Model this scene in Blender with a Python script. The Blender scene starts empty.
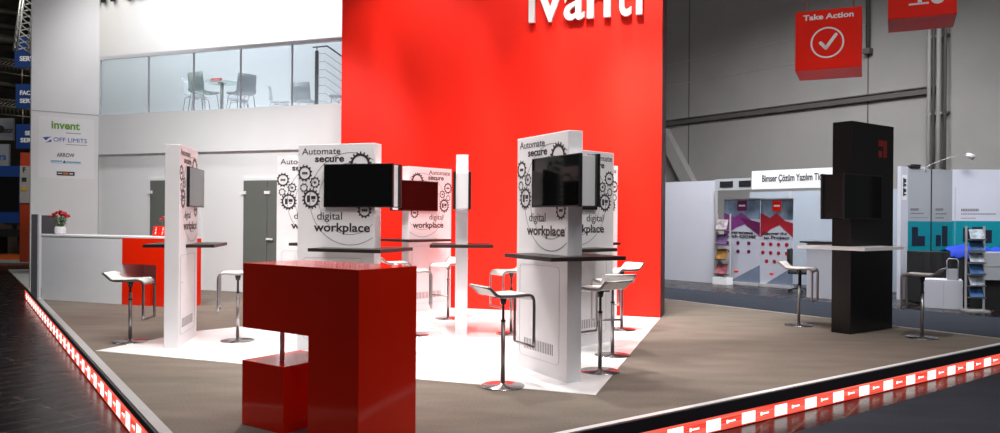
import bpy, bmesh, math, random
from mathutils import Vector, Matrix
random.seed(7)
S = bpy.context.scene
COL = S.collection
rad = math.radians

# ------------------------------------------------------------------ camera, world, lights, exposure
F, HOR, EYE, ROLL = 780.0, 218.5, 1.43, rad(0.45)      # focal length in pixels, horizon row, eye height over the platform
cam_d = bpy.data.cameras.new('camera'); cam = bpy.data.objects.new('camera', cam_d); COL.objects.link(cam)
cam_d.sensor_width = 36.0; cam_d.lens = 36.0 * F / 1000.0; cam_d.shift_y = (HOR - 216.5) / 1000.0
cam_d.clip_end = 300
cr, sr = math.cos(ROLL), math.sin(ROLL)
cam.matrix_world = Matrix(((cr, -sr, 0, 0), (0, 0, -1, 0), (sr, cr, 0, EYE), (0, 0, 0, 1)))
S.camera = cam
S.view_settings.view_transform = 'Standard'; S.view_settings.look = 'None'
S.view_settings.exposure = 0.0; S.view_settings.gamma = 1.0; S.view_settings.use_curve_mapping = False

world = bpy.data.worlds.new('hall_air'); S.world = world; world.use_nodes = True
bg = world.node_tree.nodes['Background']; bg.inputs[0].default_value = (0.90, 0.94, 1.0, 1); bg.inputs[1].default_value = 0.10

def spot(name, loc, target, power, size=60, blend=0.6, soft=0.25, color=(1, 0.95, 0.9)):
    l = bpy.data.lights.new(name, 'SPOT'); l.energy = power; l.spot_size = rad(size); l.spot_blend = blend
    l.shadow_soft_size = soft; l.color = color
    o = bpy.data.objects.new(name, l); COL.objects.link(o); o.location = loc
    o.rotation_euler = (Vector(target) - Vector(loc)).to_track_quat('-Z', 'Y').to_euler()
def area(name, loc, target, power, sx, sy, color=(1, 1, 1), spread=180):
    l = bpy.data.lights.new(name, 'AREA'); l.shape = 'RECTANGLE'; l.size = sx; l.size_y = sy; l.energy = power; l.color = color; l.spread = rad(spread)
    o = bpy.data.objects.new(name, l); COL.objects.link(o); o.location = loc
    o.rotation_euler = (Vector(target) - Vector(loc)).to_track_quat('-Z', 'Y').to_euler()

# the stand's truss spots, the washers on the red and white walls, the gallery lamp, added unseen fills for lower wall and hall
WARM, NEUT, COOL = (1, 0.95, 0.90), (1, 0.98, 0.97), (0.95, 0.97, 1)
LAMPS = [  # kind, name, position, aim, watts, cone or size, colour
    ('S', 'truss_spot', (-2.6, 6.9, 6.4), (-2.6, 8.6, 0.6), 320, 78, WARM),
    ('S', 'truss_spot', (-0.6, 6.9, 6.4), (-0.4, 8.8, 0.6), 1000, 78, WARM),
    ('S', 'truss_spot', (1.3, 7.3, 6.4), (1.0, 8.4, 0.6), 61, 78, WARM),
    ('S', 'truss_spot', (-1.8, 9.0, 6.4), (-1.4, 10.6, 0.6), 884, 78, WARM),
    ('S', 'truss_spot', (0.8, 8.9, 6.4), (0.8, 10.6, 0.6), 415, 78, WARM),
    ('S', 'truss_spot', (-4.6, 8.6, 6.4), (-4.4, 10.4, 0.6), 850, 78, WARM),
    ('S', 'truss_spot', (-2.2, 9.2, 6.4), (0.2, 6.8, 0.6), 1122, 70, WARM),
    ('S', 'red_wall_washer', (-1.9, 11.0, 6.8), (-1.5, 12.9, 2.8), 430, 66, WARM),
    ('S', 'red_wall_washer', (-0.2, 10.4, 6.8), (0.45, 12.3, 2.4), 298, 66, WARM),
    ('S', 'red_wall_washer', (1.2, 9.9, 6.8), (1.85, 11.8, 2.4), 850, 66, WARM),
    ('S', 'red_wall_washer', (1.9, 9.7, 5.6), (2.0, 11.4, 1.0), 1100, 60, WARM),
    ('S', 'red_wall_streak', (-2.46, 12.42, 5.9), (-1.60, 12.72, 2.4), 900, 15, NEUT),
    ('S', 'red_wall_streak', (-0.79, 11.86, 5.9), (-0.10, 12.20, 2.4), 900, 14, NEUT),
    ('S', 'red_wall_streak', (0.51, 11.42, 5.9), (1.00, 11.84, 2.4), 1000, 14, NEUT),
    ('S', 'red_wall_streak', (1.58, 11.07, 5.9), (1.90, 11.54, 2.4), 1600, 14, NEUT),
    ('S', 'white_wall_washer', (-7.4, 14.2, 7.6), (-6.9, 16.0, 3.0), 538, 84, NEUT),
    ('S', 'white_wall_washer', (-5.7, 13.6, 7.6), (-5.2, 15.4, 3.0), 60, 84, NEUT),
    ('S', 'white_wall_washer', (-3.9, 12.9, 7.6), (-3.4, 14.7, 3.0), 80, 84, NEUT),
    ('S', 'lower_wall_fill', (-6.3, 10.6, 4.9), (-5.9, 14.2, 0.9), 515, 84, NEUT),  # unseen spots added to brighten the lower white wall and reception
    ('S', 'lower_wall_fill', (-3.9, 10.4, 4.9), (-3.5, 14.0, 0.9), 605, 84, NEUT),
    ('A', 'gallery_lamp', (-6.4, 16.7, 7.3), (-5.8, 18.6, 4.0), 190, (6.5, 0.8), COOL),
    ('S', 'carpet_spot', (3.3, 6.9, 6.4), (3.6, 8.4, 0), 643, 80, WARM),
    ('S', 'carpet_spot', (-3.6, 5.6, 6.4), (-4.0, 7.4, 0), 444, 80, WARM),
    ('S', 'carpet_spot', (0.2, 5.4, 6.4), (0.4, 6.2, 0), 261, 80, WARM),
    ('A', 'hall_fill', (6.8, 11.4, 10.0), (8.4, 17.5, 0.0), 300, (7, 3, 85), COOL),  # unseen area lights, added as fill for the hall and booths
    ('A', 'hall_fill', (4.0, 1.0, 10.0), (5.0, 12.0, 1.5), 360, (9, 5), NEUT),
    ('A', 'hall_fill', (-13.0, 17.0, 11.0), (-13.0, 24.0, 0.5), 465, (5, 4), (1.0, 0.93, 0.82)),
    ('A', 'hall_fill', (7.0, 14.0, 12.0), (8.0, 25.0, 3.0), 40, (9, 3, 150), NEUT),
    ('A', 'hall_fill', (5.2, 17.4, 9.0), (6.0, 20.6, 0.3), 640, (5, 1.5, 120), COOL),
    ('A', 'hall_fill', (9.3, 12.6, 7.5), (9.9, 16.2, 0.5), 45, (2.5, 1, 90), COOL),
    ('S', 'truss_spot', (0.9, 5.2, 6.4), (0.6, 7.0, 0.0), 300, 52, WARM),
    ('S', 'truss_spot', (-2.9, 6.2, 6.4), (-3.0, 8.0, 0.0), 110, 52, WARM),
]
for k_, n_, p_, t_, w_, s_, c_ in LAMPS:
    if k_ == 'S': spot(n_, p_, t_, w_, s_, 0.85, 0.25, c_)
    else: area(n_, p_, t_, w_, s_[0], s_[1], c_, s_[2] if len(s_) > 2 else 180)

# ------------------------------------------------------------------ pixel calibration (only used to read positions off the photograph)
def un(px, py):
    dx, dy = px - 500, py - HOR
    return (cr*dx + sr*dy)/F, (-sr*dx + cr*dy)/F
def G(px, py, z=0.0):                      # point on the horizontal plane z
    a, b = un(px, py); d = (EYE - z)/b
    return Vector((a*d, d, z))
class Plane:                               # vertical plane through o, running in compass direction ang
    def __init__(s, o, ang):
        s.o = Vector((o[0], o[1])); s.a = rad(ang); s.u = Vector((math.sin(s.a), math.cos(s.a))); s.n = Vector((-s.u.y, s.u.x)); s.ang = ang
    def sz(s, px, py):
        a, b = un(px, py); r = Vector((a, 1.0)); d = s.o.dot(s.n)/r.dot(s.n); p = r*d
        return (p - s.o).dot(s.u), EYE - b*d
    def s_(s, px, py=218): return s.sz(px, py)[0]
    def z_(s, px, py): return s.sz(px, py)[1]
    def place(s, ob, off=0.0, along=0.0, z=0.0):
        p = s.o + s.u*along + s.n*off
        ob.location = (p.x, p.y, z); ob.rotation_euler = (0, 0, math.pi/2 - s.a)
        return ob

# ------------------------------------------------------------------ materials
MATS = {}
def mat(name, col, rough=0.5, metal=0.0, spec=0.5, emit=None, es=1.0, noise=None, coat=0.0):
    if name in MATS: return MATS[name]
    m = bpy.data.materials.new(name); m.use_nodes = True; nt = m.node_tree; b = nt.nodes['Principled BSDF']
    b.inputs['Base Color'].default_value = (*col, 1); b.inputs['Roughness'].default_value = rough
    b.inputs['Metallic'].default_value = metal; b.inputs['Specular IOR Level'].default_value = spec
    b.inputs['Coat Weight'].default_value = coat; b.inputs['Coat Roughness'].default_value = 0.05
    if emit: b.inputs['Emission Color'].default_value = (*emit, 1); b.inputs['Emission Strength'].default_value = es
    if noise is not None:
        sc, amt, stretch = noise
        tc = nt.nodes.new('ShaderNodeTexCoord'); mp = nt.nodes.new('ShaderNodeMapping'); n = nt.nodes.new('ShaderNodeTexNoise')
        mp.inputs['Scale'].default_value = stretch; n.inputs['Scale'].default_value = sc; n.inputs['Detail'].default_value = 5
        r = nt.nodes.new('ShaderNodeValToRGB')
        r.color_ramp.elements[0].position = 0.3; r.color_ramp.elements[1].position = 0.7
        r.color_ramp.elements[0].color = (*[c*(1-amt) for c in col], 1); r.color_ramp.elements[1].color = (*[min(1, c*(1+amt)) for c in col], 1)
        nt.links.new(tc.outputs['Object'], mp.inputs[0]); nt.links.new(mp.outputs[0], n.inputs['Vector'])
        nt.links.new(n.outputs['Fac'], r.inputs[0]); nt.links.new(r.outputs[0], b.inputs['Base Color'])
    MATS[name] = m; return m
white_lam = mat('white_laminate', (0.84, 0.83, 0.86), 0.35, noise=(3, 0.02, (1, 1, 1)))
white_wall = mat('white_wall_paint', (0.80, 0.80, 0.81), 0.6, noise=(1.5, 0.015, (1, 1, 1)))
white_counter = mat('white_counter_laminate', (0.74, 0.75, 0.78), 0.35, noise=(3, 0.02, (1, 1, 1)))
grey_panel = mat('grey_and_shaded_laminate', (0.42, 0.42, 0.46), 0.4, noise=(3, 0.02, (1, 1, 1)))
red_wall = mat('red_wall_film', (0.93, 0.015, 0.004), 0.5, spec=0.3, noise=(1.2, 0.02, (1, 1, 1)))
red_gloss = mat('red_gloss_laminate', (0.84, 0.018, 0.001), 0.12, spec=0.36, noise=(3, 0.02, (1, 1, 1)))
red_paint = mat('red_box_paint', (0.92, 0.014, 0.002), 0.5, spec=0.2, noise=(3, 0.02, (1, 1, 1)))
ink = mat('dark_grey_ink', (0.035, 0.03, 0.035), 0.5, noise=(10, 0.1, (1, 1, 1)))
ink_line = mat('thin_grey_ink', (0.20, 0.19, 0.20), 0.5, noise=(10, 0.1, (1, 1, 1)))
groove = mat('panel_groove_grey', (0.38, 0.36, 0.38), 0.5, noise=(10, 0.1, (1, 1, 1)))
table_dark = mat('dark_brown_tabletop', (0.024, 0.017, 0.015), 0.42, noise=(6, 0.15, (1, 8, 1)))
screen_m = mat('black_glass_screen', (0.002, 0.002, 0.002), 0.05, spec=0.25, noise=(3, 0.1, (1, 1, 1)))
plastic_blk = mat('black_plastic', (0.012, 0.012, 0.013), 0.3, noise=(6, 0.1, (1, 1, 1)))
chrome = mat('brushed_steel', (0.42, 0.40, 0.40), 0.34, metal=1.0, noise=(20, 0.04, (1, 1, 12)))
chrome_pol = mat('polished_steel_disc', (0.46, 0.43, 0.43), 0.22, metal=1.0, noise=(20, 0.03, (1, 1, 1)))
pad_m = mat('white_leather_seat', (0.86, 0.84, 0.82), 0.45, noise=(12, 0.03, (1, 1, 1)))
tower_m = mat('anthracite_laminate', (0.009, 0.0075, 0.0075), 0.3, spec=0.3, noise=(3, 0.06, (1, 1, 1)))
green_ink = mat('green_logo_ink', (0.16, 0.36, 0.04), 0.5, noise=(8, 0.05, (1, 1, 1)))
blue_ink = mat('blue_logo_ink', (0.03, 0.12, 0.42), 0.5, noise=(8, 0.05, (1, 1, 1)))
cyan_ink = mat('pale_blue_logo_ink', (0.18, 0.42, 0.62), 0.5, noise=(8, 0.05, (1, 1, 1)))
orange_ink = mat('orange_logo_ink', (0.6, 0.16, 0.03), 0.5, noise=(8, 0.05, (1, 1, 1)))
white_ink = mat('white_ink', (0.85, 0.85, 0.86), 0.5, noise=(8, 0.02, (1, 1, 1)))
alu = mat('aluminium_trim', (0.50, 0.49, 0.49), 0.45, metal=0.2, noise=(8, 0.04, (1, 1, 1)))
dark_band = mat('dark_fascia', (0.022, 0.018, 0.022), 0.4, noise=(8, 0.1, (1, 1, 1)))
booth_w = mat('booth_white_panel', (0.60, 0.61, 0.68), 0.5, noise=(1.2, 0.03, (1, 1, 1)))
booth_g = mat('booth_grey_panel', (0.42, 0.44, 0.47), 0.5, noise=(1.2, 0.03, (1, 1, 1)))
teal = mat('teal_print', (0.0, 0.27, 0.34), 0.5, noise=(1.5, 0.05, (1, 1, 1)))
hall_wall_m = mat('grey_concrete_panel', (0.27, 0.255, 0.245), 0.8, noise=(0.6, 0.08, (1, 1, 1)))
girder_m = mat('steel_girder_grey', (0.085, 0.074, 0.07), 0.6, noise=(2, 0.1, (1, 1, 1)))
beam_m = mat('pale_grey_beam', (0.34, 0.325, 0.31), 0.6, noise=(2, 0.05, (1, 1, 1)))
frost = mat('grey_green_frosted_door_glass', (0.14, 0.15, 0.135), 0.22, noise=(2, 0.03, (1, 1, 1)))
fabric_blk = mat('black_cloth', (0.008, 0.008, 0.009), 0.8, noise=(9, 0.2, (1, 1, 1)))
fabric_blue = mat('blue_cloth', (0.0, 0.035, 0.42), 0.7, noise=(5, 0.15, (1, 1, 1)))
sign_blue = mat('blue_sign_board', (0.002, 0.035, 0.19), 0.5, noise=(3, 0.05, (1, 1, 1)))
truss_m = mat('truss_steel', (0.22, 0.20, 0.17), 0.4, metal=0.6, noise=(6, 0.1, (1, 1, 1)))
leaf_m = mat('green_leaves', (0.05, 0.16, 0.03), 0.5, noise=(14, 0.25, (1, 1, 1)))
petal_m = mat('red_petals', (0.42, 0.006, 0.014), 0.5, noise=(14, 0.2, (1, 1, 1)))
orange_m = mat('orange_lacquer', (0.65, 0.12, 0.01), 0.4, noise=(5, 0.1, (1, 1, 1)))
post_m = mat('dark_steel_post', (0.05, 0.045, 0.05), 0.35, metal=0.6, noise=(6, 0.1, (1, 1, 1)))

def glass_mat(name, col, alpha, rough=0.03):
    m = bpy.data.materials.new(name); m.use_nodes = True; nt = m.node_tree; nt.nodes.clear()
    o = nt.nodes.new('ShaderNodeOutputMaterial'); mx = nt.nodes.new('ShaderNodeMixShader')
    t = nt.nodes.new('ShaderNodeBsdfTransparent'); g = nt.nodes.new('ShaderNodeBsdfPrincipled')
    n = nt.nodes.new('ShaderNodeTexNoise'); n.inputs['Scale'].default_value = 1.5
    mr = nt.nodes.new('ShaderNodeMapRange'); mr.inputs['To Min'].default_value = alpha*0.9; mr.inputs['To Max'].default_value = alpha*1.1
    t.inputs[0].default_value = (*col, 1); g.inputs['Base Color'].default_value = (*col, 1); g.inputs['Roughness'].default_value = rough
    nt.links.new(n.outputs['Fac'], mr.inputs['Value']); nt.links.new(mr.outputs[0], mx.inputs[0])
    nt.links.new(t.outputs[0], mx.inputs[1]); nt.links.new(g.outputs[0], mx.inputs[2]); nt.links.new(mx.outputs[0], o.inputs[0])
    return m
rail_glass = glass_mat('railing_glass', (0.86, 0.92, 0.955), 0.10)
chair_shell = glass_mat('clear_grey_green_plastic', (0.50, 0.58, 0.51), 0.80, 0.15)
chair_smoke = glass_mat('smoky_grey_plastic', (0.58, 0.61, 0.64), 0.80, 0.15)
chair_white = glass_mat('milky_white_plastic', (0.93, 0.93, 0.95), 0.85, 0.2)
table_glass = glass_mat('clear_table_glass', (0.80, 0.88, 0.86), 0.25)

def floor_mat(name, col, rough, kind):
    m = bpy.data.materials.new(name); m.use_nodes = True; nt = m.node_tree; b = nt.nodes['Principled BSDF']; N = nt.nodes.new; L = nt.links.new
    tc = N('ShaderNodeTexCoord'); mp = N('ShaderNodeMapping'); L(tc.outputs['Object'], mp.inputs[0])
    b.inputs['Roughness'].default_value = rough
    if kind == 'boards':
        b.inputs['Specular IOR Level'].default_value = 0.16
        br = N('ShaderNodeTexBrick'); L(mp.outputs[0], br.inputs['Vector']); mp.inputs['Rotation'].default_value = (0, 0, rad(-54.5))
        br.inputs['Scale'].default_value = 1.0; br.inputs['Brick Width'].default_value = 1.6; br.inputs['Row Height'].default_value = 0.24
        br.inputs['Mortar Size'].default_value = 0.014
        br.inputs['Color1'].default_value = (*col, 1); br.inputs['Color2'].default_value = (*[c*0.7 for c in col], 1); br.inputs['Mortar'].default_value = (0.075, 0.044, 0.030, 1)
        L(br.outputs['Color'], b.inputs['Base Color'])
        n = N('ShaderNodeTexNoise'); n.inputs['Scale'].default_value = 3; mr = N('ShaderNodeMapRange'); L(mp.outputs[0], n.inputs['Vector']); L(n.outputs['Fac'], mr.inputs['Value'])
        mr.inputs['To Min'].default_value = rough*0.5; mr.inputs['To Max'].default_value = rough*1.1; L(mr.outputs[0], b.inputs['Roughness'])
        bp = N('ShaderNodeBump'); bp.inputs['Strength'].default_value = 0.3; bp.inputs['Distance'].default_value = 0.01; bp.invert = True
        L(br.outputs['Fac'], bp.inputs['Height']); L(bp.outputs[0], b.inputs['Normal'])
    else:
        n = N('ShaderNodeTexNoise'); n2 = N('ShaderNodeTexNoise'); mx = N('ShaderNodeMath'); mx.operation = 'ADD'
        mp.inputs['Rotation'].default_value = (0, 0, rad(-36)); mp.inputs['Scale'].default_value = (0.8, 2.4, 1)
        n.inputs['Scale'].default_value = 1.6; n.inputs['Detail'].default_value = 6; n2.inputs['Scale'].default_value = 60; n2.inputs['Detail'].default_value = 3
        L(mp.outputs[0], n.inputs['Vector']); L(tc.outputs['Object'], n2.inputs['Vector'])
        L(n.outputs['Fac'], mx.inputs[0]); L(n2.outputs['Fac'], mx.inputs[1])
        r = N('ShaderNodeValToRGB'); r.color_ramp.elements[0].position = 0.35; r.color_ramp.elements[1].position = 0.65
        md = N('ShaderNodeMath'); md.operation = 'MULTIPLY'; md.inputs[1].default_value = 0.5; L(mx.outputs[0], md.inputs[0]); L(md.outputs[0], r.inputs[0])
        r.color_ramp.elements[0].color = (*[c*0.80 for c in col], 1); r.color_ramp.elements[1].color = (*[c*1.2 for c in col], 1)
        L(r.outputs[0], b.inputs['Base Color']); b.inputs['Specular IOR Level'].default_value = 0.15
    return m
carpet_m = floor_mat('brown_grey_carpet', (0.195, 0.163, 0.138), 0.9, 'carpet')
hall_floor_m = floor_mat('dark_glossy_hall_boards', (0.008, 0.0075, 0.008), 0.33, 'boards')
aisle_m = floor_mat('dark_blue_grey_aisle_carpet', (0.030, 0.034, 0.045), 0.9, 'carpet')

# ------------------------------------------------------------------ mesh builder
class MB:
    def __init__(s): s.v = []; s.f = []; s.smooth = []
    def add(s, vs, fs, smooth=False):
        k = len(s.v); s.v += [tuple(v) for v in vs]; s.f += [[k+i for i in f] for f in fs]; s.smooth += [smooth]*len(fs); return s
    def box(s, x0, x1, y0, y1, z0, z1):
        return s.add([(x0,y0,z0),(x1,y0,z0),(x1,y1,z0),(x0,y1,z0),(x0,y0,z1),(x1,y0,z1),(x1,y1,z1),(x0,y1,z1)],
                     [(0,3,2,1),(4,5,6,7),(0,1,5,4),(1,2,6,5),(2,3,7,6),(3,0,4,7)])
    def prism(s, pts, fn, a, b):           # polygon pts (2-D), fn maps (p, q, t) to 3-D, swept t = a..b
        n = len(pts); vs = [fn(p, q, a) for p, q in pts] + [fn(p, q, b) for p, q in pts]
        return s.add(vs, [list(range(n)), list(range(2*n-1, n-1, -1))] + [(i, i+n, (i+1) % n+n, (i+1) % n) for i in range(n)])
    def cyl(s, p0, p1, r0, r1=None, n=20, caps=True):
        r1 = r0 if r1 is None else r1; p0, p1 = Vector(p0), Vector(p1); d = (p1-p0).normalized()
        a = d.orthogonal().normalized(); b = d.cross(a); vs = []
        for p, r in ((p0, r0), (p1, r1)):
            vs += [p + a*r*math.cos(2*math.pi*i/n) + b*r*math.sin(2*math.pi*i/n) for i in range(n)]
        s.add(vs, [(i, (i+1) % n, (i+1) % n+n, i+n) for i in range(n)], True)
        if caps: s.add(vs, [list(range(n))[::-1], list(range(n, 2*n))])
        return s
    def lathe(s, prof, n=32, c=(0, 0, 0)):  # (r, z) profile
        vs = []; m = len(prof)
        for i in range(n):
            t = 2*math.pi*i/n
            vs += [(c[0]+r*math.cos(t), c[1]+r*math.sin(t), c[2]+z) for r, z in prof]
        fs = [(i*m+j, ((i+1) % n)*m+j, ((i+1) % n)*m+j+1, i*m+j+1) for i in range(n) for j in range(m-1)]
        return s.add(vs, fs, True)
    def sweep(s, pts, w, h, side, closed=False, n=10):   # flat oval section w (along side) x h, along pts
        pts = [Vector(p) for p in pts]; side = Vector(side); m = len(pts); vs = []
        for i, p in enumerate(pts):
            a = pts[i-1] if (i > 0 or closed) else p; b = pts[(i+1) % m] if (i < m-1 or closed) else p
            d = (b-a).normalized(); sd = (side - d*side.dot(d)).normalized() if side.length else d.orthogonal().normalized(); nn = d.cross(sd)
            vs += [p + sd*(w/2)*math.cos(2*math.pi*k/n) + nn*(h/2)*math.sin(2*math.pi*k/n) for k in range(n)]
        fs = [(i*n+k, i*n+(k+1) % n, ((i+1) % m)*n+(k+1) % n, ((i+1) % m)*n+k) for i in range(m if closed else m-1) for k in range(n)]
        s.add(vs, fs, True)
        if not closed: s.add(vs, [list(range(n))[::-1], list(range((m-1)*n, m*n))])
        return s
    def ball(s, c, r, n=12, sc=(1, 1, 1)):
        vs = []; fs = []; h = n//2
        for j in range(h+1):
            t = math.pi*j/h
            for i in range(n):
                p = 2*math.pi*i/n; vs.append((c[0]+r*sc[0]*math.sin(t)*math.cos(p), c[1]+r*sc[1]*math.sin(t)*math.sin(p), c[2]+r*sc[2]*math.cos(t)))
        for j in range(h):
            for i in range(n): fs.append((j*n+i, (j+1)*n+i, (j+1)*n+(i+1) % n, j*n+(i+1) % n))
        return s.add(vs, fs, True)
    def build(s, name, m, parent=None, bevel=0.0, **tags):
        me = bpy.data.meshes.new(name); me.from_pydata(s.v, [], s.f); me.materials.append(m)
        for p, sm in zip(me.polygons, s.smooth): p.use_smooth = sm
        bm = bmesh.new(); bm.from_mesh(me); bmesh.ops.remove_doubles(bm, verts=bm.verts, dist=1e-5)
        bmesh.ops.recalc_face_normals(bm, faces=bm.faces); bm.to_mesh(me); bm.free()
        o = bpy.data.objects.new(name, me); COL.objects.link(o)
        if parent: o.parent = parent
        if bevel:
            b = o.modifiers.new('bevel', 'BEVEL'); b.width = bevel; b.segments = 2; b.limit_method = 'ANGLE'; b.angle_limit = rad(40)
        tag(o, **tags); return o
def tag(o, label=None, cat=None, group=None, kind=None):
    if label: o['label'] = label
    if cat: o['category'] = cat
    if group: o['group'] = group
    if kind: o['kind'] = kind
    return o
def thing(name, label, cat, group=None, loc=(0, 0, 0), rz=0):
    o = bpy.data.objects.new(name, None); o.empty_display_size = 0.2; COL.objects.link(o); o.location = loc; o.rotation_euler = (0, 0, rz)
    return tag(o, label, cat, group)
def kids(o): return [c for c in bpy.data.objects if c.parent == o]
def dup(o, label=None, parent=None):
    c = o.copy(); COL.objects.link(c)
    if parent: c.parent = parent
    if label: c['label'] = label
    for k in kids(o): dup(k, None, c)
    return c
def pose(o, x, y, ang, z=0.0):              # local +X points in compass direction ang
    o.location = (x, y, z); o.rotation_euler = (0, 0, math.pi/2 - rad(ang)); return o

TXT = {}
def text_geo(s, bold=0.0, ext=0.01):
    key = (s, bold, ext)
    if key not in TXT:
        c = bpy.data.curves.new('lettering', 'FONT'); c.body = s; c.size = 1; c.offset = bold; c.extrude = ext; c.resolution_u = 4
        o = bpy.data.objects.new('lettering', c); COL.objects.link(o); bpy.context.view_layer.update()
        me = bpy.data.meshes.new_from_object(o.evaluated_get(bpy.context.evaluated_depsgraph_get()))
        vs = [v.co.copy() for v in me.vertices]; fs = [list(p.vertices) for p in me.polygons]
        bpy.data.objects.remove(o); bpy.data.curves.remove(c); bpy.data.meshes.remove(me)
        TXT[key] = (vs, fs)
    return TXT[key]
def text(mb, s, x0, x1, z, h, y, th=0.003, bold=0.0, flip=False, clipz=None):
    """word from x0 to x1, baseline z, capital height h, facing -Y at y (flip: facing +Y, x mirrored)."""
    vs, fs = text_geo(s, bold, 0.01)
    a = min(v.x for v in vs); b = max(v.x for v in vs); k = (x1-x0)/(b-a); out = []
    for v in vs:
        X = x0 + (v.x-a)*k; Z = z + v.y*h/0.70; Y = y - (v.z/0.01*0.5+0.5)*th
        out.append((-X, -Y, Z) if flip else (X, Y, Z))
    mb.add(out, fs)

# ------------------------------------------------------------------ platform and hall floor
ZH = -0.22
A_ = G(571.2, 433).xy; FD = Vector((math.sin(rad(54)), math.cos(rad(54))))       # front edge
B_ = G(28.8, 290.3).xy; LD = (B_ - G(158.5, 433).xy).normalized()      # left edge, going away
def meet(p, d, q, e):
    det = d.x*(-e.y) + e.x*d.y; r = q - p
    t = (r.x*(-e.y) + e.x*r.y)/det
    return p + d*t
C0 = meet(A_, FD, B_, LD)
Rp = G(661, 298.5).xy; RD = (G(940, 331.5).xy - Rp).normalized()
C1 = meet(A_, FD, Rp, RD)
C2 = Rp - RD*4.2
C3 = Vector((-9.30, 15.36)); C3 = C0 + LD*((C3-C0).dot(LD))
C4 = C3 + Vector((2.4, 3.2))
plat = [C0, C1, C2, C4, C3]
MB().prism([(p.x, p.y) for p in plat], lambda p, q, t: (p, q, t), -0.2, 0.0).build('platform_floor', carpet_m, kind='structure')
MB().box(-60, 60, -12, 70, ZH-0.1, ZH).build('floor', hall_floor_m, kind='structure')
def strip(name, m, a, b, w, z0, z1, inward, **k):      # a box along a->b, w wide towards "inward"
    d = (b-a); L = d.length; d = d/L; n = inward.normalized()
    pts = [a, b, b+n*w, a+n*w]
    return MB().prism([(p.x, p.y) for p in pts], lambda p, q, t: (p, q, t), z0, z1).build(name, m, **k)
inF = Vector((-FD.y, FD.x)); inL = Vector((LD.y, -LD.x)); inR = Vector((RD.y, -RD.x))
strip('trim_1', mat('lit_aluminium_trim', (0.85, 0.83, 0.83), 0.4, noise=(8, 0.03, (1, 1, 1))), C0 - FD*0, C1, 0.055, -0.004, 0.006, inF, kind='structure')  # same aluminium, coloured paler for the stronger light on the front edge
strip('trim_2', alu, C0, C3, 0.075, -0.004, 0.006, inL, kind='structure')
strip('trim_3', alu, C1, C2, 0.03, -0.004, 0.006, inR, kind='structure')
strip('trim_4', dark_band, C0 - inF*0.02 , C1 - inF*0.02, 0.03, -0.095, 0.0, inF, kind='structure')
strip('trim_5', dark_band, C0 - inL*0.02, C3 - inL*0.02, 0.03, -0.05, 0.0, inL, kind='structure')
strip('trim_6', dark_band, C1 - inR*0.02, C2 - inR*0.02, 0.03, -0.215, 0.0, inR, kind='structure')

# lit red strip under the edge: glowing acrylic with white label tiles every 0.437 m
glow = bpy.data.materials.new('lit_red_acrylic'); glow.use_nodes = True
_nt = glow.node_tree; _b = _nt.nodes['Principled BSDF']; _b.inputs['Base Color'].default_value = (0.3, 0.01, 0.008, 1)
_n = _nt.nodes.new('ShaderNodeTexNoise'); _n.inputs['Scale'].default_value = 9; _r = _nt.nodes.new('ShaderNodeValToRGB')
_r.color_ramp.elements[0].position = 0.35; _r.color_ramp.elements[0].color = (0.75, 0.035, 0.02, 1); _r.color_ramp.elements[1].position = 0.75; _r.color_ramp.elements[1].color = (1.0, 0.22, 0.16, 1)
_nt.links.new(_n.outputs['Fac'], _r.inputs[0]); _nt.links.new(_r.outputs[0], _b.inputs['Emission Color']); _b.inputs['Emission Strength'].default_value = 1.15
tile_m = mat('lit_white_tile', (0.9, 0.88, 0.85), 0.4, emit=(1, 0.93, 0.88), es=1.5, noise=(9, 0.03, (1, 1, 1)))
tile_ink = mat('red_tile_ink', (0.75, 0.30, 0.26), 0.5, emit=(1, 0.62, 0.55), es=1.0, noise=(9, 0.03, (1, 1, 1)))
def led(a, b, inward, first, label, zt, zl):
    d = (b-a); L = d.length; d /= L; ang = math.degrees(math.atan2(d.x, d.y))
    root = thing('light_strip', label, 'light strip'); pose(root, a.x, a.y, ang)
    sgn = 1 if Vector((-d.y, d.x)).dot(inward) > 0 else -1      # local y that points into the platform
    flip = sgn < 0
    ys = lambda p, q: sorted((-p*sgn, -q*sgn))                   # distances out from the strip face
    MB().box(0, L, *ys(-0.006, 0), zl, zt).build('acrylic_strip', glow, root)
    h = zt-zl
    def tile(x):
        t = MB().box(-0.085, 0.085, *ys(0, 0.003), zl+h*0.08, zt-h*0.17).build('label_tile', tile_m, root); t.location.x = x
        mk = MB(); text(mk, 'ivanti', -0.05, 0.05, zl+h*0.38, 0.02, -0.003, 0.001, 0.0, flip); mk.build('tile_print', tile_ink, t)
        for a_, b_, c_, e_ in ((0.16, 0.27, 0.42, 0.53), (0.16, 0.18, 0.36, 0.60)):
            MB().box(a_, b_, *ys(0, 0.001), zl+h*c_, zl+h*e_).build('strip_print', tile_m, t)
        return t
    proto = None; x = first
    while x < L - 0.25:
        if proto is None: proto = tile(x)
        else:
            t = dup(proto, None, root); t.location.x = x
        x += 0.437
gx = (Vector((4.015, 8.02)) - C0).dot(FD) % 0.437
led(C0 - inF*0.02, C1 - inF*0.02, inF, gx, 'red glowing strip with white tiles under the long right-hand platform edge', -0.095, -0.213)
gl = (Vector((-3.25, 6.718)) - C0).dot(LD) % 0.437
led(C0 - inL*0.02, C3 - inL*0.02, inL, gl, 'red glowing strip with white tiles under the left platform edge', -0.05, -0.205)

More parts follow.
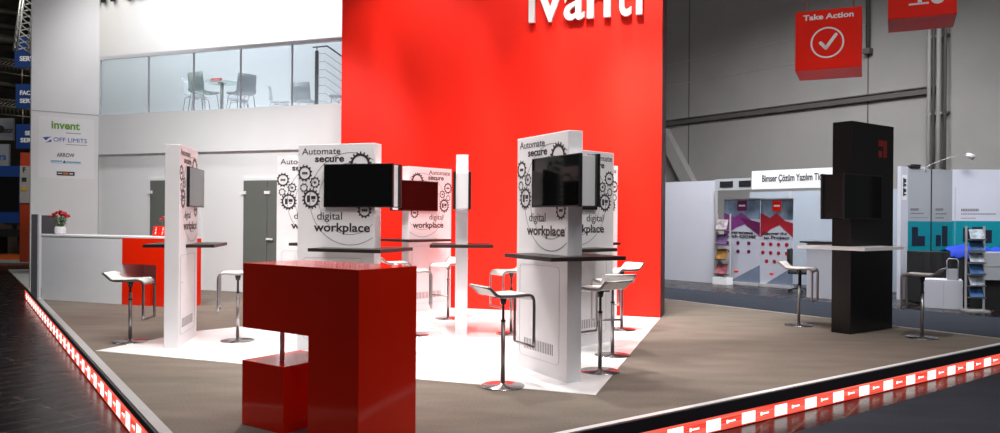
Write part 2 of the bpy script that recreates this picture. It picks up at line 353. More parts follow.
# white floor patch
Q = [G(95.5, 351).xy, G(595.6, 395.2).xy]
uF = (Q[1]-Q[0]).normalized(); vF = (G(660, 318.5).xy - Q[1]).normalized()
patch = [Q[0], Q[1], Q[1]+vF*6.3, Q[0]+vF*0.0 + (uF*0.9 + vF*2.2), Q[0]+Vector((0.9, 1.9))]
patch = [Q[0], Q[1], Q[1]+vF*5.25, Q[1]+vF*5.25 - uF*3.4, G(199, 331).xy]
patch_m = mat('white_glossy_floor', (0.95, 0.94, 0.95), 0.28, noise=(2, 0.015, (1, 1, 1)))
MB().prism([(p.x, p.y) for p in patch], lambda p, q, t: (p, q, t), 0.0, 0.004).build('white_floor_panel', patch_m, kind='structure')

# aisle carpets
a0, a1 = G(795, 433, ZH).xy, G(1000, 373, ZH).xy; dd = (a1-a0).normalized()
nn = Vector((dd.y, -dd.x)); cp = [a0-dd*6, a1+dd*9, a1+dd*9+nn*6, a0-dd*6+nn*6]
MB().prism([(p.x, p.y) for p in cp], lambda p, q, t: (p, q, t), ZH, ZH+0.006).build('aisle_carpet_front', aisle_m, kind='structure')
b0, b1 = G(661, 287, ZH).xy, G(820, 301.5, ZH).xy; dd2 = (b1-b0).normalized()
cp = [b0-dd2*8, b1+dd2*6, C1+Vector((3.0, 1.0))+RD*2, C1-inR*0.03, C2-inR*0.03]
MB().prism([(p.x, p.y) for p in cp], lambda p, q, t: (p, q, t), ZH, ZH+0.006).build('aisle_carpet_side', aisle_m, kind='structure')

# ------------------------------------------------------------------ big walls of the stand
WANG = 109.9
back = Plane(G(218.5, 291.2).xy, WANG)
redp = Plane((2.347, 11.389), 108.5)
cs = back.s_(98, 200)                      # corner between logo wall and back wall
corner = back.o + back.u*cs
logo = Plane(corner, 52.3)                 # runs away to the right; s is negative towards the left end
s_l = logo.s_(30.5, 200)
TOP = 7.6
Z_SOF, Z_DECK = 2.67, 3.475
# logo wall (with thickness behind)
o = MB().box(s_l, 0.0, 0.0, 0.12, 0.0, TOP).build('wall_left', white_wall, kind='structure'); logo.place(o)
o = MB().box(s_l, 0.0, -0.004, 0.0, Z_DECK-0.012, Z_DECK).build('trim_7', groove, kind='structure'); logo.place(o)
# lower back wall, slightly recessed
s_red = back.s_(345, 200)
o = MB().box(cs-0.12, s_red, 0.08, 0.2, 0.0, Z_SOF+0.02).build('wall_back', white_wall, kind='structure'); back.place(o)
# deck slab with white fascia
o = MB().box(cs, s_red, 0.0, 3.2, Z_SOF, Z_DECK).build('gallery_floor', white_wall, kind='structure'); back.place(o)
# wall behind the gallery
o = MB().box(cs-3.5, s_red+2.0, 3.2, 3.35, Z_DECK-0.6, 8.4).build('wall_gallery', white_wall, kind='structure'); back.place(o)
# red wall
sL = redp.s_(341, 150)
o = MB().box(sL, 0.0, 0.0, 0.45, 0.0, 6.6).build('wall_middle', red_wall, kind='structure'); redp.place(o)
shaded_side = mat('shaded_red_side', (0.10, 0.02, 0.02), 0.5, noise=(2, 0.05, (1, 1, 1)))  # shade on the red wall's unlit end, put into a darker colour
o = MB().box(0.0, 0.012, 0.03, 0.45, 0.0, 6.6).build('trim_8', shaded_side, kind='structure'); redp.place(o)

# glass doors in the back wall
def door(n, x0, x1, xs, handle=None):
    r = thing('door_%d' % n, None, None); r['kind'] = 'structure'
    zt = back.z_(x0, 180.5); a, b = back.s_(x0), back.s_(x1)
    MB().box(a-0.05, b+0.05, 0.05, 0.085, 0, zt+0.05).build('door_frame', white_wall, r)
    edges = [a] + [back.s_(x) for x in xs] + [b]
    for i in range(len(edges)-1):
        lf = MB().box(edges[i]+0.006, edges[i+1]-0.006, 0.03, 0.045, 0.02, zt).build('door_leaf', frost, r)
        MB().box(edges[i]-0.05, edges[i]+0.07, 0.0, 0.028, zt-0.26, zt-0.20).build('hinge', white_lam, lf)
        if i == len(edges)-2:
            MB().box(edges[i]+0.02, edges[i]+0.16, -0.03, -0.01, 1.00, 1.03).cyl((edges[i]+0.04, -0.02, 1.015), (edges[i]+0.04, 0.03, 1.015), 0.018).build('door_handle', white_lam, lf)
    back.place(r)
door(1, 148.5, 196, [])
door(2, 242, 305, [266])

# partner logos on the left wall
o = MB().box(logo.s_(38.5, 150), logo.s_(94.5, 150), -0.0015, 0, logo.z_(66, 178.5), logo.z_(66, 118)).build('trim_17', mat('logo_field_white', (0.86, 0.86, 0.88), 0.5, noise=(2, 0.01, (1, 1, 1))), kind='structure'); logo.place(o)
def lg(px, py): return logo.sz(px, py)
lx = lambda x: logo.s_(x, 130)
def wall_sign(name, label, parts):
    r = thing(name, label, 'logo')
    for nm, m, fn in parts:
        mb = MB(); fn(mb); mb.build(nm, m, r)
    logo.place(r, -0.002); return r
def zz(y, x=65): return logo.z_(x, y)
wall_sign('wall_logo', 'green lowercase logo, topmost of the logos on the white left wall', [
    ('lettering', green_ink, lambda mb: text(mb, 'invent', lx(51.3), lx(79.8), zz(129.0), 0.15, 0, bold=0.03)),
    ('tagline', ink_line, lambda mb: mb.box(lx(66), lx(81), -0.002, 0, zz(133.2), zz(132.6)))])
def slash(mb):
    a, b, t, u = lx(42.5), lx(51.5), zz(137.5), zz(143.6)
    mb.prism([(a, t-0.02), (b, t), (b-0.05, (t+u)/2+0.03), (a+0.06, (t+u)/2-0.02)], lambda p, q, w: (p, w, q), -0.002, 0)
    mb.prism([(a+0.05, u), (b, u+0.02), (b, t-0.02-0.03), (a+0.10, (t+u)/2-0.03)], lambda p, q, w: (p, w, q), -0.002, 0)
wall_sign('wall_logo', 'blue logo with slashed square emblem, second from the top on the left wall', [
    ('emblem', blue_ink, slash),
    ('lettering', blue_ink, lambda mb: text(mb, 'OFF LIMITS', lx(53.5), lx(87), zz(142.3, 70), 0.085, 0)),
    ('tagline', ink_line, lambda mb: mb.box(lx(66), lx(87), -0.002, 0, zz(144.6), zz(144.1)))])
wall_sign('wall_logo', 'black capital letter logo in the middle of the left wall logos', [
    ('lettering', ink, lambda mb: text(mb, 'ARROW', lx(57), lx(74.5), zz(157), 0.08, 0, bold=0.01))])
wall_sign('wall_logo', 'long pale blue logo line, second from the bottom of the wall logos', [
    ('lettering', cyan_ink, lambda mb: (mb.box(lx(51), lx(62.5), -0.002, 0, zz(162.1), zz(160.8)), mb.box(lx(66), lx(81), -0.002, 0, zz(162.5), zz(161.2)), mb.box(lx(51), lx(81), -0.001, 0, zz(163.4), zz(163.0)))),
    ('emblem', ink, lambda mb: mb.prism([(lx(63), zz(163)), (lx(66), zz(163)), (lx(64.5), zz(160))], lambda p, q, w: (p, w, q), -0.002, 0))])
wall_sign('wall_logo', 'small black bar logo with orange middle, lowest on the left wall', [
    ('bar', ink, lambda mb: mb.box(lx(57), lx(75), -0.002, 0, zz(175.6), zz(171.6))),
    ('orange_block', orange_ink, lambda mb: mb.box(lx(63.5), lx(68.5), -0.004, -0.002, zz(174.6), zz(172.6))),
    ('lettering', white_ink, lambda mb: (mb.box(lx(58), lx(62.5), -0.004, -0.002, zz(173.9), zz(173.1)), mb.box(lx(69.8), lx(73.3), -0.004, -0.002, zz(174.2), zz(173.1))))])

# ivanti lettering on the red wall (letters stand off the wall), and the dark one high on the white wall
def lettering(name, label, plane, xs, zbase, capH, m, off, depth):
    r = thing(name, label, 'lettering')
    for ch, (a, b) in xs:
        mb = MB(); vs, fs = text_geo(ch, 0.014, 0.01)
        mnx = min(v.x for v in vs); mxx = max(v.x for v in vs)
        mb.add([(a+(v.x-mnx)/(mxx-mnx)*(b-a), -off - (v.z/0.01*0.5+0.5)*depth, zbase + v.y*capH/0.70) for v in vs], fs)
        mb.build('letter', m, r)
    plane.place(r); return r
letter_m = mat('white_letter_acrylic', (0.72, 0.71, 0.72), 0.35, noise=(4, 0.02, (1, 1, 1)))
rl = lambda x: redp.s_(x, 20)
lt = [('i', (529.7, 536.6)), ('v', (539.0, 563.5)), ('a', (565.0, 585.5)), ('n', (588.0, 611.5)), ('t', (617.0, 632.0)), ('i', (636.3, 643.5))]
zb = redp.z_(530, 23.2)
lettering('sign_lettering', 'big white raised letters at the top of the red wall', redp, [(c, (rl(a), rl(b))) for c, (a, b) in lt], zb, 0.66, letter_m, 0.03, 0.06)
gal = Plane(back.o + back.n*3.2, WANG)
gl_ = lambda x: gal.s_(x, 4)
zb2 = gal.z_(125, 0.3)
lt2 = [('i', (70, 75.0)), ('v', (77, 88)), ('a', (90, 101)), ('n', (103.5, 117)), ('t', (124.5, 134.5)), ('i', (138, 143.5))]
lettering('sign_lettering', 'black raised letters high on the white wall, cut off by the top', gal, [(c, (gl_(a), gl_(b))) for c, (a, b) in lt2], zb2, 0.66, plastic_blk, 0.04, 0.05)

# ------------------------------------------------------------------ gallery railing, furniture, stair rail
rail = thing('glass_railing', 'long glass railing with pale top rail along the white gallery', 'railing')
ztop = back.z_(98, 57) ; ztop = 4.65
MB().box(cs+0.02, s_red, 0.02, 0.08, ztop-0.045, ztop+0.02).build('handrail', white_counter, rail)
xs = [98, 147, 192, 239, 290.5, 340]
se = [back.s_(x, 80) for x in xs]; se[-1] = s_red
for i in range(5):
    MB().box(se[i]+0.02, se[i+1]-0.02, 0.045, 0.057, Z_DECK, ztop-0.04).build('glass_panel', rail_glass, rail)
    MB().box(se[i]-0.008+(0.03 if i == 0 else 0), se[i]+0.008+(0.03 if i == 0 else 0), 0.03, 0.07, Z_DECK, ztop-0.04).build('post', grey_panel, rail)
back.place(rail)

def shell_chair(label, m, group):
    r = thing('shell_chair', label, 'chair', group)
    # one-piece shell: faces +X
    prof = [(0.22, 0.445), (0.18, 0.46), (0.0, 0.445), (-0.14, 0.44), (-0.20, 0.47), (-0.225, 0.55), (-0.243, 0.68), (-0.265, 0.82)]
    vs = []; n = len(prof); W = [0.20, 0.215, 0.225, 0.225, 0.225, 0.22, 0.215, 0.205]; K = 6
    for off in (0, 0.008):
        for (x, z), w in zip(prof, W):
            for k in range(K+1):
                t = k/K*2-1; vs.append((x + off*(1 if z > 0.5 else 0) + (0.03*t*t if z > 0.5 else 0), t*w, z - off*(0 if z > 0.5 else 1) + (0.012*t*t if z < 0.5 else 0)))
    fs = []; m1 = n*(K+1)
    for i in range(n-1):
        for k in range(K):
            q = [i*(K+1)+k, i*(K+1)+k+1, (i+1)*(K+1)+k+1, (i+1)*(K+1)+k]; fs.append(q); fs.append([j+m1 for j in q[::-1]])
    for i in range(n-1):
        for k in (0, K): fs.append([i*(K+1)+k, (i+1)*(K+1)+k, (i+1)*(K+1)+k+m1, i*(K+1)+k+m1])
    for i in (0, n-1):
        for k in range(K): fs.append([i*(K+1)+k, i*(K+1)+k+1, i*(K+1)+k+1+m1, i*(K+1)+k+m1])
    MB().add(vs, fs, True).build('seat_shell', m, r)
    for sx in (1, -1):
        for sy in (1, -1):
            MB().sweep([(0.02*sx, 0.15*sy, 0.425), (0.15*sx, 0.17*sy, 0.42), (0.175*sx, 0.18*sy, 0.39), (0.22*sx, 0.21*sy, 0.0)], 0.017, 0.017, (0, 1, 0), n=8).build('leg', chrome, r)
    return r
def place_chair(c, px, py, ang):           # seat centre seen at px, py
    g = G(px, py, Z_DECK+0.45); pose(c, g.x, g.y, ang, Z_DECK)
GG = 'shell chairs behind the glass railing'
ch = shell_chair('greenish see-through shell chair left of the gallery table, back towards the railing', chair_shell, GG); place_chair(ch, 204, 92.5, 28)
ch = shell_chair('milky white shell chair half hidden behind the greenish chair', chair_white, GG); place_chair(ch, 197, 97.0, 92)
ch = shell_chair('smoky grey shell chair right of the gallery table, facing left', chair_smoke, GG); place_chair(ch, 241, 93.5, -50)
ch = shell_chair('low white seat on the far side of the gallery table', chair_white, GG); place_chair(ch, 239, 100.5, -110)
ch = shell_chair('white shell chair seen side-on in the middle of the gallery', chair_white, GG); place_chair(ch, 280, 102.5, 82)
ch = shell_chair('smoky shell chair beside the stair rail post, back to the viewer', chair_smoke, GG); place_chair(ch, 304, 101, 8)
ch = shell_chair('grey shell chair partly hidden by the red wall behind the stair cables', chair_smoke, GG); place_chair(ch, 343, 97, -80)
g = G(222, 82.5, Z_DECK+0.74)
t = thing('bistro_table', 'round glass bistro table between the gallery chairs', 'table', None, (g.x, g.y, Z_DECK))
MB().lathe([(0, 0.73), (0.335, 0.73), (0.34, 0.735), (0.335, 0.742), (0, 0.742)], 40).build('tabletop', table_glass, t)
MB().cyl((0, 0, 0.012), (0, 0, 0.72), 0.035).lathe([(0, 0.715), (0.09, 0.715), (0.09, 0.73), (0, 0.73)]).build('stem', chrome, t)
MB().lathe([(0, 0), (0.21, 0), (0.21, 0.01), (0.04, 0.02), (0, 0.02)]).build('base', chrome, t)
t = thing('card_holder', 'small red card box lying on the round glass gallery table', 'card holder', None, (g.x-0.1, g.y-0.05, Z_DECK+0.742), rad(-18))
MB().prism([(-0.13, 0), (0.13, 0), (0.13, 0.075), (-0.13, 0.075)], lambda p, q, w: (p, w+q*0.3, q), -0.03, 0.0).build('card', red_paint, t)
mb = MB(); text(mb, 'ivanti', -0.08, 0.02, 0.03, 0.028, -0.022, 0.002); mb.build('print', white_ink, t)

# stair rail
sr_p = Plane(back.o + back.n*0.55, WANG)
t = thing('stair_railing', 'dark post with sloping cables at the right end of the gallery', 'railing')
px0 = sr_p.s_(316.7, 80)
MB().box(px0-0.025, px0+0.025, -0.025, 0.025, Z_DECK, sr_p.z_(316.7, 51)).build('post', post_m, t)
zt = sr_p.z_(316.7, 47)
MB().sweep([(sr_p.s_(313, 47), 0, zt), (sr_p.s_(327.5, 47), 0, zt), (sr_p.s_(345, 58), 0, sr_p.z_(345, 58.5)), (sr_p.s_(352, 64), 0, sr_p.z_(352, 64))], 0.045, 0.03, (0, 1, 0)).cyl((px0, 0, sr_p.z_(316.7, 51)), (px0, 0, zt), 0.01).build('handrail', post_m, t)
for k in range(7):
    y0 = 54 + 7.9*k
    if y0 > 103: break
    z0 = sr_p.z_(318, y0)
    MB().sweep([(px0, 0, z0), (sr_p.s_(325, y0), 0, z0), (sr_p.s_(350, y0+20), 0, sr_p.z_(350, y0+17))], 0.012, 0.012, (0, 1, 0), n=6).build('cable', chrome, t)
sr_p.place(t)

# ------------------------------------------------------------------ reception counter
RC0 = G(40.8, 299.4).xy
rec = Plane(RC0, 110.7)
sx = lambda x: rec.s_(x, 270)
RZ = 1.10; e1 = sx(122.5); c0 = sx(156.6); c1 = sx(180.0); DEP = 0.46
t = thing('reception_counter', 'long white reception counter with red bracket-shaped end in front of the logo wall', 'counter')
MB().box(0.01, e1, 0, 0.04, 0, RZ-0.03).box(0.01, e1, 0.04, DEP, RZ-0.6, RZ-0.57).box(e1-0.03, e1, 0.04, DEP, 0, RZ-0.03).build('front_panel', white_counter, t)
MB().box(0.0, c1, -0.01, DEP+0.02, RZ-0.03, RZ).build('worktop', white_lam, t, bevel=0.003)
zb_ = rec.z_(123, 263.8); zc_ = rec.z_(123, 281.5)
MB().prism([(e1+0.002, zb_), (c0, zb_), (c0, 0), (c1, 0), (c1, RZ-0.032), (e1+0.002, RZ-0.032)], lambda p, q, w: (p, w, q), -0.012, DEP).build('red_bracket', red_gloss, t)
MB().box(e1+0.002, sx(150.5), -0.012, DEP-0.1, 0, zc_).build('red_block', red_gloss, t)
MB().box(e1, c0, DEP-0.03, DEP, 0, zb_).build('inner_panel', white_counter, t)
rec.place(t)
# taller end panel along the platform edge
t = thing('end_panel', 'tall end panel, greyed as in shade, closing the left end of the reception counter', 'panel')
zE = rec.z_(39.5, 214.3)
PE = Plane(RC0, -34.9)
LE = 1.35
MB().box(0.0, LE, 0.03, 0.055, 0.0, zE).build('side_board', grey_panel, t)  # the grey carries the shade on this side board
MB().box(0.0, 0.02, -0.0, 0.03, 0.0, zE-0.0).build('white_edge', white_counter, t)
PE.place(t)
def recx(x, off): return Plane((rec.o + rec.n*off).to_tuple(), 110.7).s_(x, 232)
t = thing('screen_board', 'dark grey upright board on the counter behind the flowers', 'board')
MB().box(recx(41.3, DEP-0.06), recx(55.5, DEP-0.06), DEP-0.06, DEP-0.02, RZ, rec.z_(45, 216.5)+0.02).build('board', mat('slate_grey_board', (0.13, 0.13, 0.15), 0.5, noise=(3, 0.03, (1, 1, 1))), t)
rec.place(t)

# flowers
g_s = recx(60.3, 0.16); pv = rec.o + rec.u*g_s + rec.n*0.16
t = thing('flower_bouquet', 'bunch of red flowers with green leaves in the white vase on the reception counter', 'flowers', None, (pv.x, pv.y, RZ+0.02))
heads = []
rg = random.Random(3)
mbs, mbl = MB(), MB()
for k in range(26):
    a = rg.uniform(0, 2*math.pi); rr = math.sqrt(rg.random())*0.15; X, Y = rr*math.cos(a)*1.25, rr*math.sin(a)*0.8
    Z = 0.36 - rr*rr*4.2 + rg.uniform(-0.02, 0.02)
    mbs.sweep([(X*0.15, Y*0.15, 0.03), (X*0.5, Y*0.5, Z*0.6), (X, Y, Z)], 0.006, 0.006, (0, 1, 0), n=5)
    heads.append((X, Y, Z))
    for q in range(3):
        a2 = rg.uniform(0, 6.28); r2 = rg.uniform(0.03, 0.12); z2 = rg.uniform(0.12, 0.26)
        d = Vector((math.cos(a2), math.sin(a2), 0.5)).normalized()*0.07; s2 = Vector((-math.sin(a2), math.cos(a2), 0))*0.014
        p = Vector((math.cos(a2)*r2*0.6, math.sin(a2)*r2*0.6, z2))
        mbl.add([p, p+d*0.5+s2, p+d, p+d*0.5-s2], [(0, 1, 2, 3)])
mbs.build('stems', leaf_m, t); mbl.build('leaves', leaf_m, t)
for X, Y, Z in heads:
    b = MB()
    for q in range(5):
        a = q*2*math.pi/5 + X*9
        b.ball((X+0.012*math.cos(a), Y+0.012*math.sin(a), Z+0.004), 0.016, 8, (1, 1, 1.15))
    b.ball((X, Y, Z+0.012), 0.014, 8)
    b.build('flower_head', petal_m, t)
t = thing('vase', 'small round white vase on the reception counter', 'vase', None, (pv.x, pv.y, RZ))
vase_m = mat('white_ceramic', (0.85, 0.85, 0.87), 0.15, noise=(3, 0.02, (1, 1, 1)))
MB().lathe([(0, 0.0), (0.062, 0.0), (0.084, 0.03), (0.090, 0.07), (0.084, 0.12), (0.078, 0.135), (0.072, 0.13), (0.078, 0.07), (0.05, 0.02), (0, 0.015)], 32).build('vessel', vase_m, t)
# red cards on the counter
for i, (x0, x1) in enumerate(((152.3, 158.2), (158.9, 165.5))):
    p = rec.o + rec.u*((recx(x0, 0.12)+recx(x1, 0.12))/2) + rec.n*0.12
    w = (recx(x1, 0.12)-recx(x0, 0.12))/2
    t = thing('card_stand', ['upright red card with white print on the counter, left one of the pair', 'upright red card with white print on the counter, right one next to the white kiosk'][i], 'card', 'red cards on the reception counter', (p.x, p.y, RZ), math.pi/2-rad(110.7))
    MB().prism([(-w, 0), (w, 0), (w, 0.165), (-w, 0.165)], lambda a, q, s: (a, s+q*0.2, q), -0.004, 0.004).build('card', red_paint, t)
    MB().box(-w, w, -0.03, 0.05, 0, 0.006).build('foot', white_ink, t)
    b = MB()
    for q in range(5): b.prism([(-0.012-0.003*(q % 2), 0.035+q*0.024), (0.012+0.004*(q % 2), 0.035+q*0.024), (0.012, 0.048+q*0.024), (-0.012, 0.048+q*0.024)], lambda a, q_, s: (a, s+q_*0.2, q_), -0.0065, -0.0045)
    b.build('print', white_ink, t)
p = rec.o + rec.u*recx(162.5, 0.40) + rec.n*0.40
t = thing('single_flower', 'single red flower on a thin stem behind the red cards', 'flower', None, (p.x, p.y, RZ))
MB().sweep([(0, 0, 0), (-0.01, 0, 0.12), (0.0, 0, 0.26)], 0.006, 0.006, (0, 1, 0), n=6).build('stem', leaf_m, t)
MB().ball((-0.03, 0, 0.27), 0.03, 10, (1, 1, 0.7)).ball((0.02, 0, 0.30), 0.03, 10, (0.8, 1, 1)).build('bloom', petal_m, t)
MB().lathe([(0, 0), (0.03, 0), (0.03, 0.006), (0, 0.006)]).build('foot', chrome, t)

# ------------------------------------------------------------------ kiosks
SL, ST, SH = 0.46, 0.075, 2.205            # half length, half thickness, height
def clip_ring(mb, cx, cz, r, w, y0, y1, flip, n=96, lim=0.452, top=2.195):
    fx = -1 if flip else 1
    def P(x, z, y): return (fx*x, -y if flip else y, z)
    for i in range(n):
        a, b = 2*math.pi*i/n, 2*math.pi*(i+1)/n
        q = [(cx+(r-w/2)*math.cos(a), cz+(r-w/2)*math.sin(a)), (cx+(r+w/2)*math.cos(a), cz+(r+w/2)*math.sin(a)), (cx+(r+w/2)*math.cos(b), cz+(r+w/2)*math.sin(b)), (cx+(r-w/2)*math.cos(b), cz+(r-w/2)*math.sin(b))]
        if all(abs(p[0]) < lim and p[1] < top for p in q):
            mb.add([P(x, z, y0) for x, z in q] + [P(x, z, y1) for x, z in q], [(0, 1, 2, 3), (4, 5, 6, 7), (0, 1, 5, 4), (2, 3, 7, 6)])
def gear(mb, cx, cz, ro, teeth, y0, y1, flip, icon=0):
    fx = -1 if flip else 1
    def P(x, z, y): return (fx*x, -y if flip else y, z)
    ri = ro*0.66; rb = ro*0.84; m = teeth*8; out = []
    for i in range(m):
        a = 2*math.pi*i/m; ph = i % 8
        out.append((a, ro if ph in (2, 3, 4) else rb))
    vs = []
    for a, r in out:
        x, z = cx+r*math.cos(a), cz+r*math.sin(a); x = max(-0.456, min(0.456, x))
        vs.append((x, z))
    for a, r in out:
        x, z = cx+ri*math.cos(a), cz+ri*math.sin(a); x = max(-0.456, min(0.456, x)); vs.append((x, z))
    allv = [P(x, z, y0) for x, z in vs] + [P(x, z, y1) for x, z in vs]; M2 = 2*m
    fs = []
    for i in range(m):
        j = (i+1) % m
        fs += [(i, j, j+m, i+m), (i+M2, j+M2, j+m+M2, i+m+M2), (i, j, j+M2, i+M2), (i+m, j+m, j+m+M2, i+m+M2)]
    mb.add(allv, fs)
    k = ro*0.09
    if icon == 1:                       # little screens
        for q in (-1, 0, 1): bxs(mb, P, cx+q*ro*0.25-ro*0.10, cx+q*ro*0.25+ro*0.10, cz-ro*0.14, cz+ro*0.14, y0, y1)
    elif icon == 2:                     # server rack and monitor
        bxs(mb, P, cx-ro*0.45, cx-ro*0.12, cz-ro*0.32, cz+ro*0.32, y0, y1)
        bxs(mb, P, cx+ro*0.0, cx+ro*0.48, cz-ro*0.05, cz+ro*0.28, y0, y1); bxs(mb, P, cx+ro*0.1, cx+ro*0.38, cz-ro*0.26, cz-ro*0.16, y0, y1)
    elif icon == 3:
        bxs(mb, P, cx-ro*0.12, cx+ro*0.12, cz-ro*0.25, cz+ro*0.25, y0, y1); bxs(mb, P, cx-ro*0.28, cx+ro*0.28, cz-ro*0.08, cz+ro*0.08, y0, y1)
def bxs(mb, P, x0, x1, z0, z1, y0, y1):
    vs = [P(x, z, y) for y in (y0, y1) for x, z in ((x0, z0), (x1, z0), (x1, z1), (x0, z1))]
    mb.add(vs, [(0, 1, 2, 3), (4, 5, 6, 7), (0, 1, 5, 4), (1, 2, 6, 5), (2, 3, 7, 6), (3, 0, 4, 7)])
def rrect(x0, x1, z0, z1, r, k=6):
    pts = []
    for cx, cz, a0 in ((x1-r, z1-r, 0), (x0+r, z1-r, 90), (x0+r, z0+r, 180), (x1-r, z0+r, 270)):
        for i in range(k+1):
            a = rad(a0+90*i/k); pts.append((cx+r*math.cos(a), cz+r*math.sin(a)))
    return pts
def kiosk(label):
    r = thing('display_kiosk', label, 'kiosk', 'white display kiosks')
    MB().box(-SL, SL, -ST, ST, 0.0, SH).build('panel', white_lam, r, bevel=0.004)
    MB().box(SL, 0.655, -ST, ST, 1.545, 1.975).build('screen_bracket', white_lam, r, bevel=0.003)
    for flip in (False, True):
        f = -1 if flip else 1; y = -ST
        m = 1 if not flip else -1
        if not flip:
            W = [('Automate', -0.41, 0.055, 2.10, 0.068, 0.0), ('secure', -0.25, 0.10, 2.02, 0.07, 0.022), ('digital', -0.22, 0.08, 1.405, 0.082, 0.0), ('workplace', -0.26, 0.41, 1.28, 0.09, 0.02)]
        else:
            W = [('Automate', -0.045, 0.42, 2.10, 0.068, 0.0), ('secure', -0.06, 0.28, 2.02, 0.07, 0.022), ('digital', -0.03, 0.27, 1.405, 0.082, 0.0), ('workplace', -0.38, 0.28, 1.28, 0.09, 0.02)]
        for s, a, b, z, h, bd in W:
            L = MB(); text(L, s, a, b, z, h, y, 0.002, bd, flip); L.build('lettering', ink, r)
        for cx, cz, ro, tt, ic in ((-0.375, 1.90, 0.092, 12, 1), (-0.25, 1.80, 0.064, 9, 3), (-0.295, 1.625, 0.112, 16, 2), (0.29, 1.985, 0.135, 18, 0), (0.345, 1.505, 0.085, 12, 1), (-0.385, 1.745, 0.05, 8, 0)):
            gm = MB(); gear(gm, cx*m, cz, ro, tt, y-0.002, y, flip, ic); gm.build('gear_artwork', ink, r)
        c = MB(); clip_ring(c, 0.173*m, 1.625, 0.485, 0.006, y-0.001, y, flip); clip_ring(c, 0.173*m, 1.625, 0.375, 0.005, y-0.001, y, flip)
        c.build('circle_artwork', ink_line, r)
        mo = MB().box(-0.125, 0.685, *sorted((f*-ST, f*-(ST+0.032))), 1.535, 1.99).build('monitor', plastic_blk, r, bevel=0.004)
        MB().box(-0.115, 0.675, *sorted((f*-(ST+0.032), f*-(ST+0.0335))), 1.550, 1.980).build('screen', screen_m, mo)
        g = MB(); pts = rrect(-0.39, 0.33, 0.13, 1.0, 0.05)
        g.sweep([(p if not flip else -p, f*y, q) for p, q in pts], 0.006, 0.003, (0, 0, 0.0) if False else (0, 1, 0), closed=True, n=6)
        g.build('access_panel_seam', groove, r)
        v = MB()
        for k in range(18): v.box(*sorted((f*(-0.30+k*0.03), f*(-0.30+k*0.03+0.014))), *sorted((f*(y-0.001), f*(y+0.003))), 0.20, 0.30)
        v.build('vent_grille', ink_line, r)
        MB().cyl((f*-0.31, f*(y-0.004), 0.70), (f*-0.31, f*y, 0.70), 0.009, n=12).build('lock', groove, r)
    # dark table top wraps the panel
    tb = MB()
    z0, z1 = 1.075, 1.11; a0, a1, w = -0.14, 0.69, 0.38
    tb.box(SL, a1, -w, w, z0, z1).box(a0, SL, -w, -ST, z0, z1).box(a0, SL, ST, w, z0, z1)
    tb.build('tabletop', table_dark, r)
    return r
K0 = kiosk('leftmost white kiosk, seen nearly edge-on beside the reception counter')
pose(K0, -3.62, 8.875, -9.8)
def kplace(label, x, y, a): k = dup(K0, label); pose(k, x, y, a); return k
ua = lambda a: Vector((math.sin(rad(a)), math.cos(rad(a)))); ya = lambda a: Vector((-math.cos(rad(a)), math.sin(rad(a))))
K1 = kplace('large white kiosk nearest the viewer, right of centre, with a wide dark table', 0.445, 7.23, 152.5)
p2 = Vector((-1.305, 8.102)) - ua(108.5)*SL + ya(108.5)*ST
K2 = kplace('white kiosk with a black screen right behind the glossy red podium', p2.x, p2.y, 108.5)
n3 = G(409.3, 166, SH).xy; p3 = n3 - ua(220)*SL - ya(220)*ST
K3 = kplace('white kiosk left of the edge-on pillar, its screen sticking out to the left', p3.x, p3.y, 220)
K4 = kplace('slim edge-on white kiosk in front of the red wall, screens on both sides', -0.488, 9.98, 177.2)
f5 = G(277.0, 156, SH).xy; p5 = f5 + ua(101)*SL + ya(101)*ST
K5 = kplace('white kiosk half hidden at the left behind the kiosk by the red podium', p5.x, p5.y, 101)
f6 = G(614.0, 153.2, SH).xy; p6 = f6 + ua(226)*SL - ya(226)*ST
K6 = kplace('white kiosk directly behind the nearest one, its right half showing', p6.x, p6.y, 226)
f7 = G(618.0, 166, SH).xy; p7 = f7 + ua(226)*SL - ya(226)*ST
K7 = kplace('farthest white kiosk at the right, only a thin strip showing', p7.x, p7.y, 226)

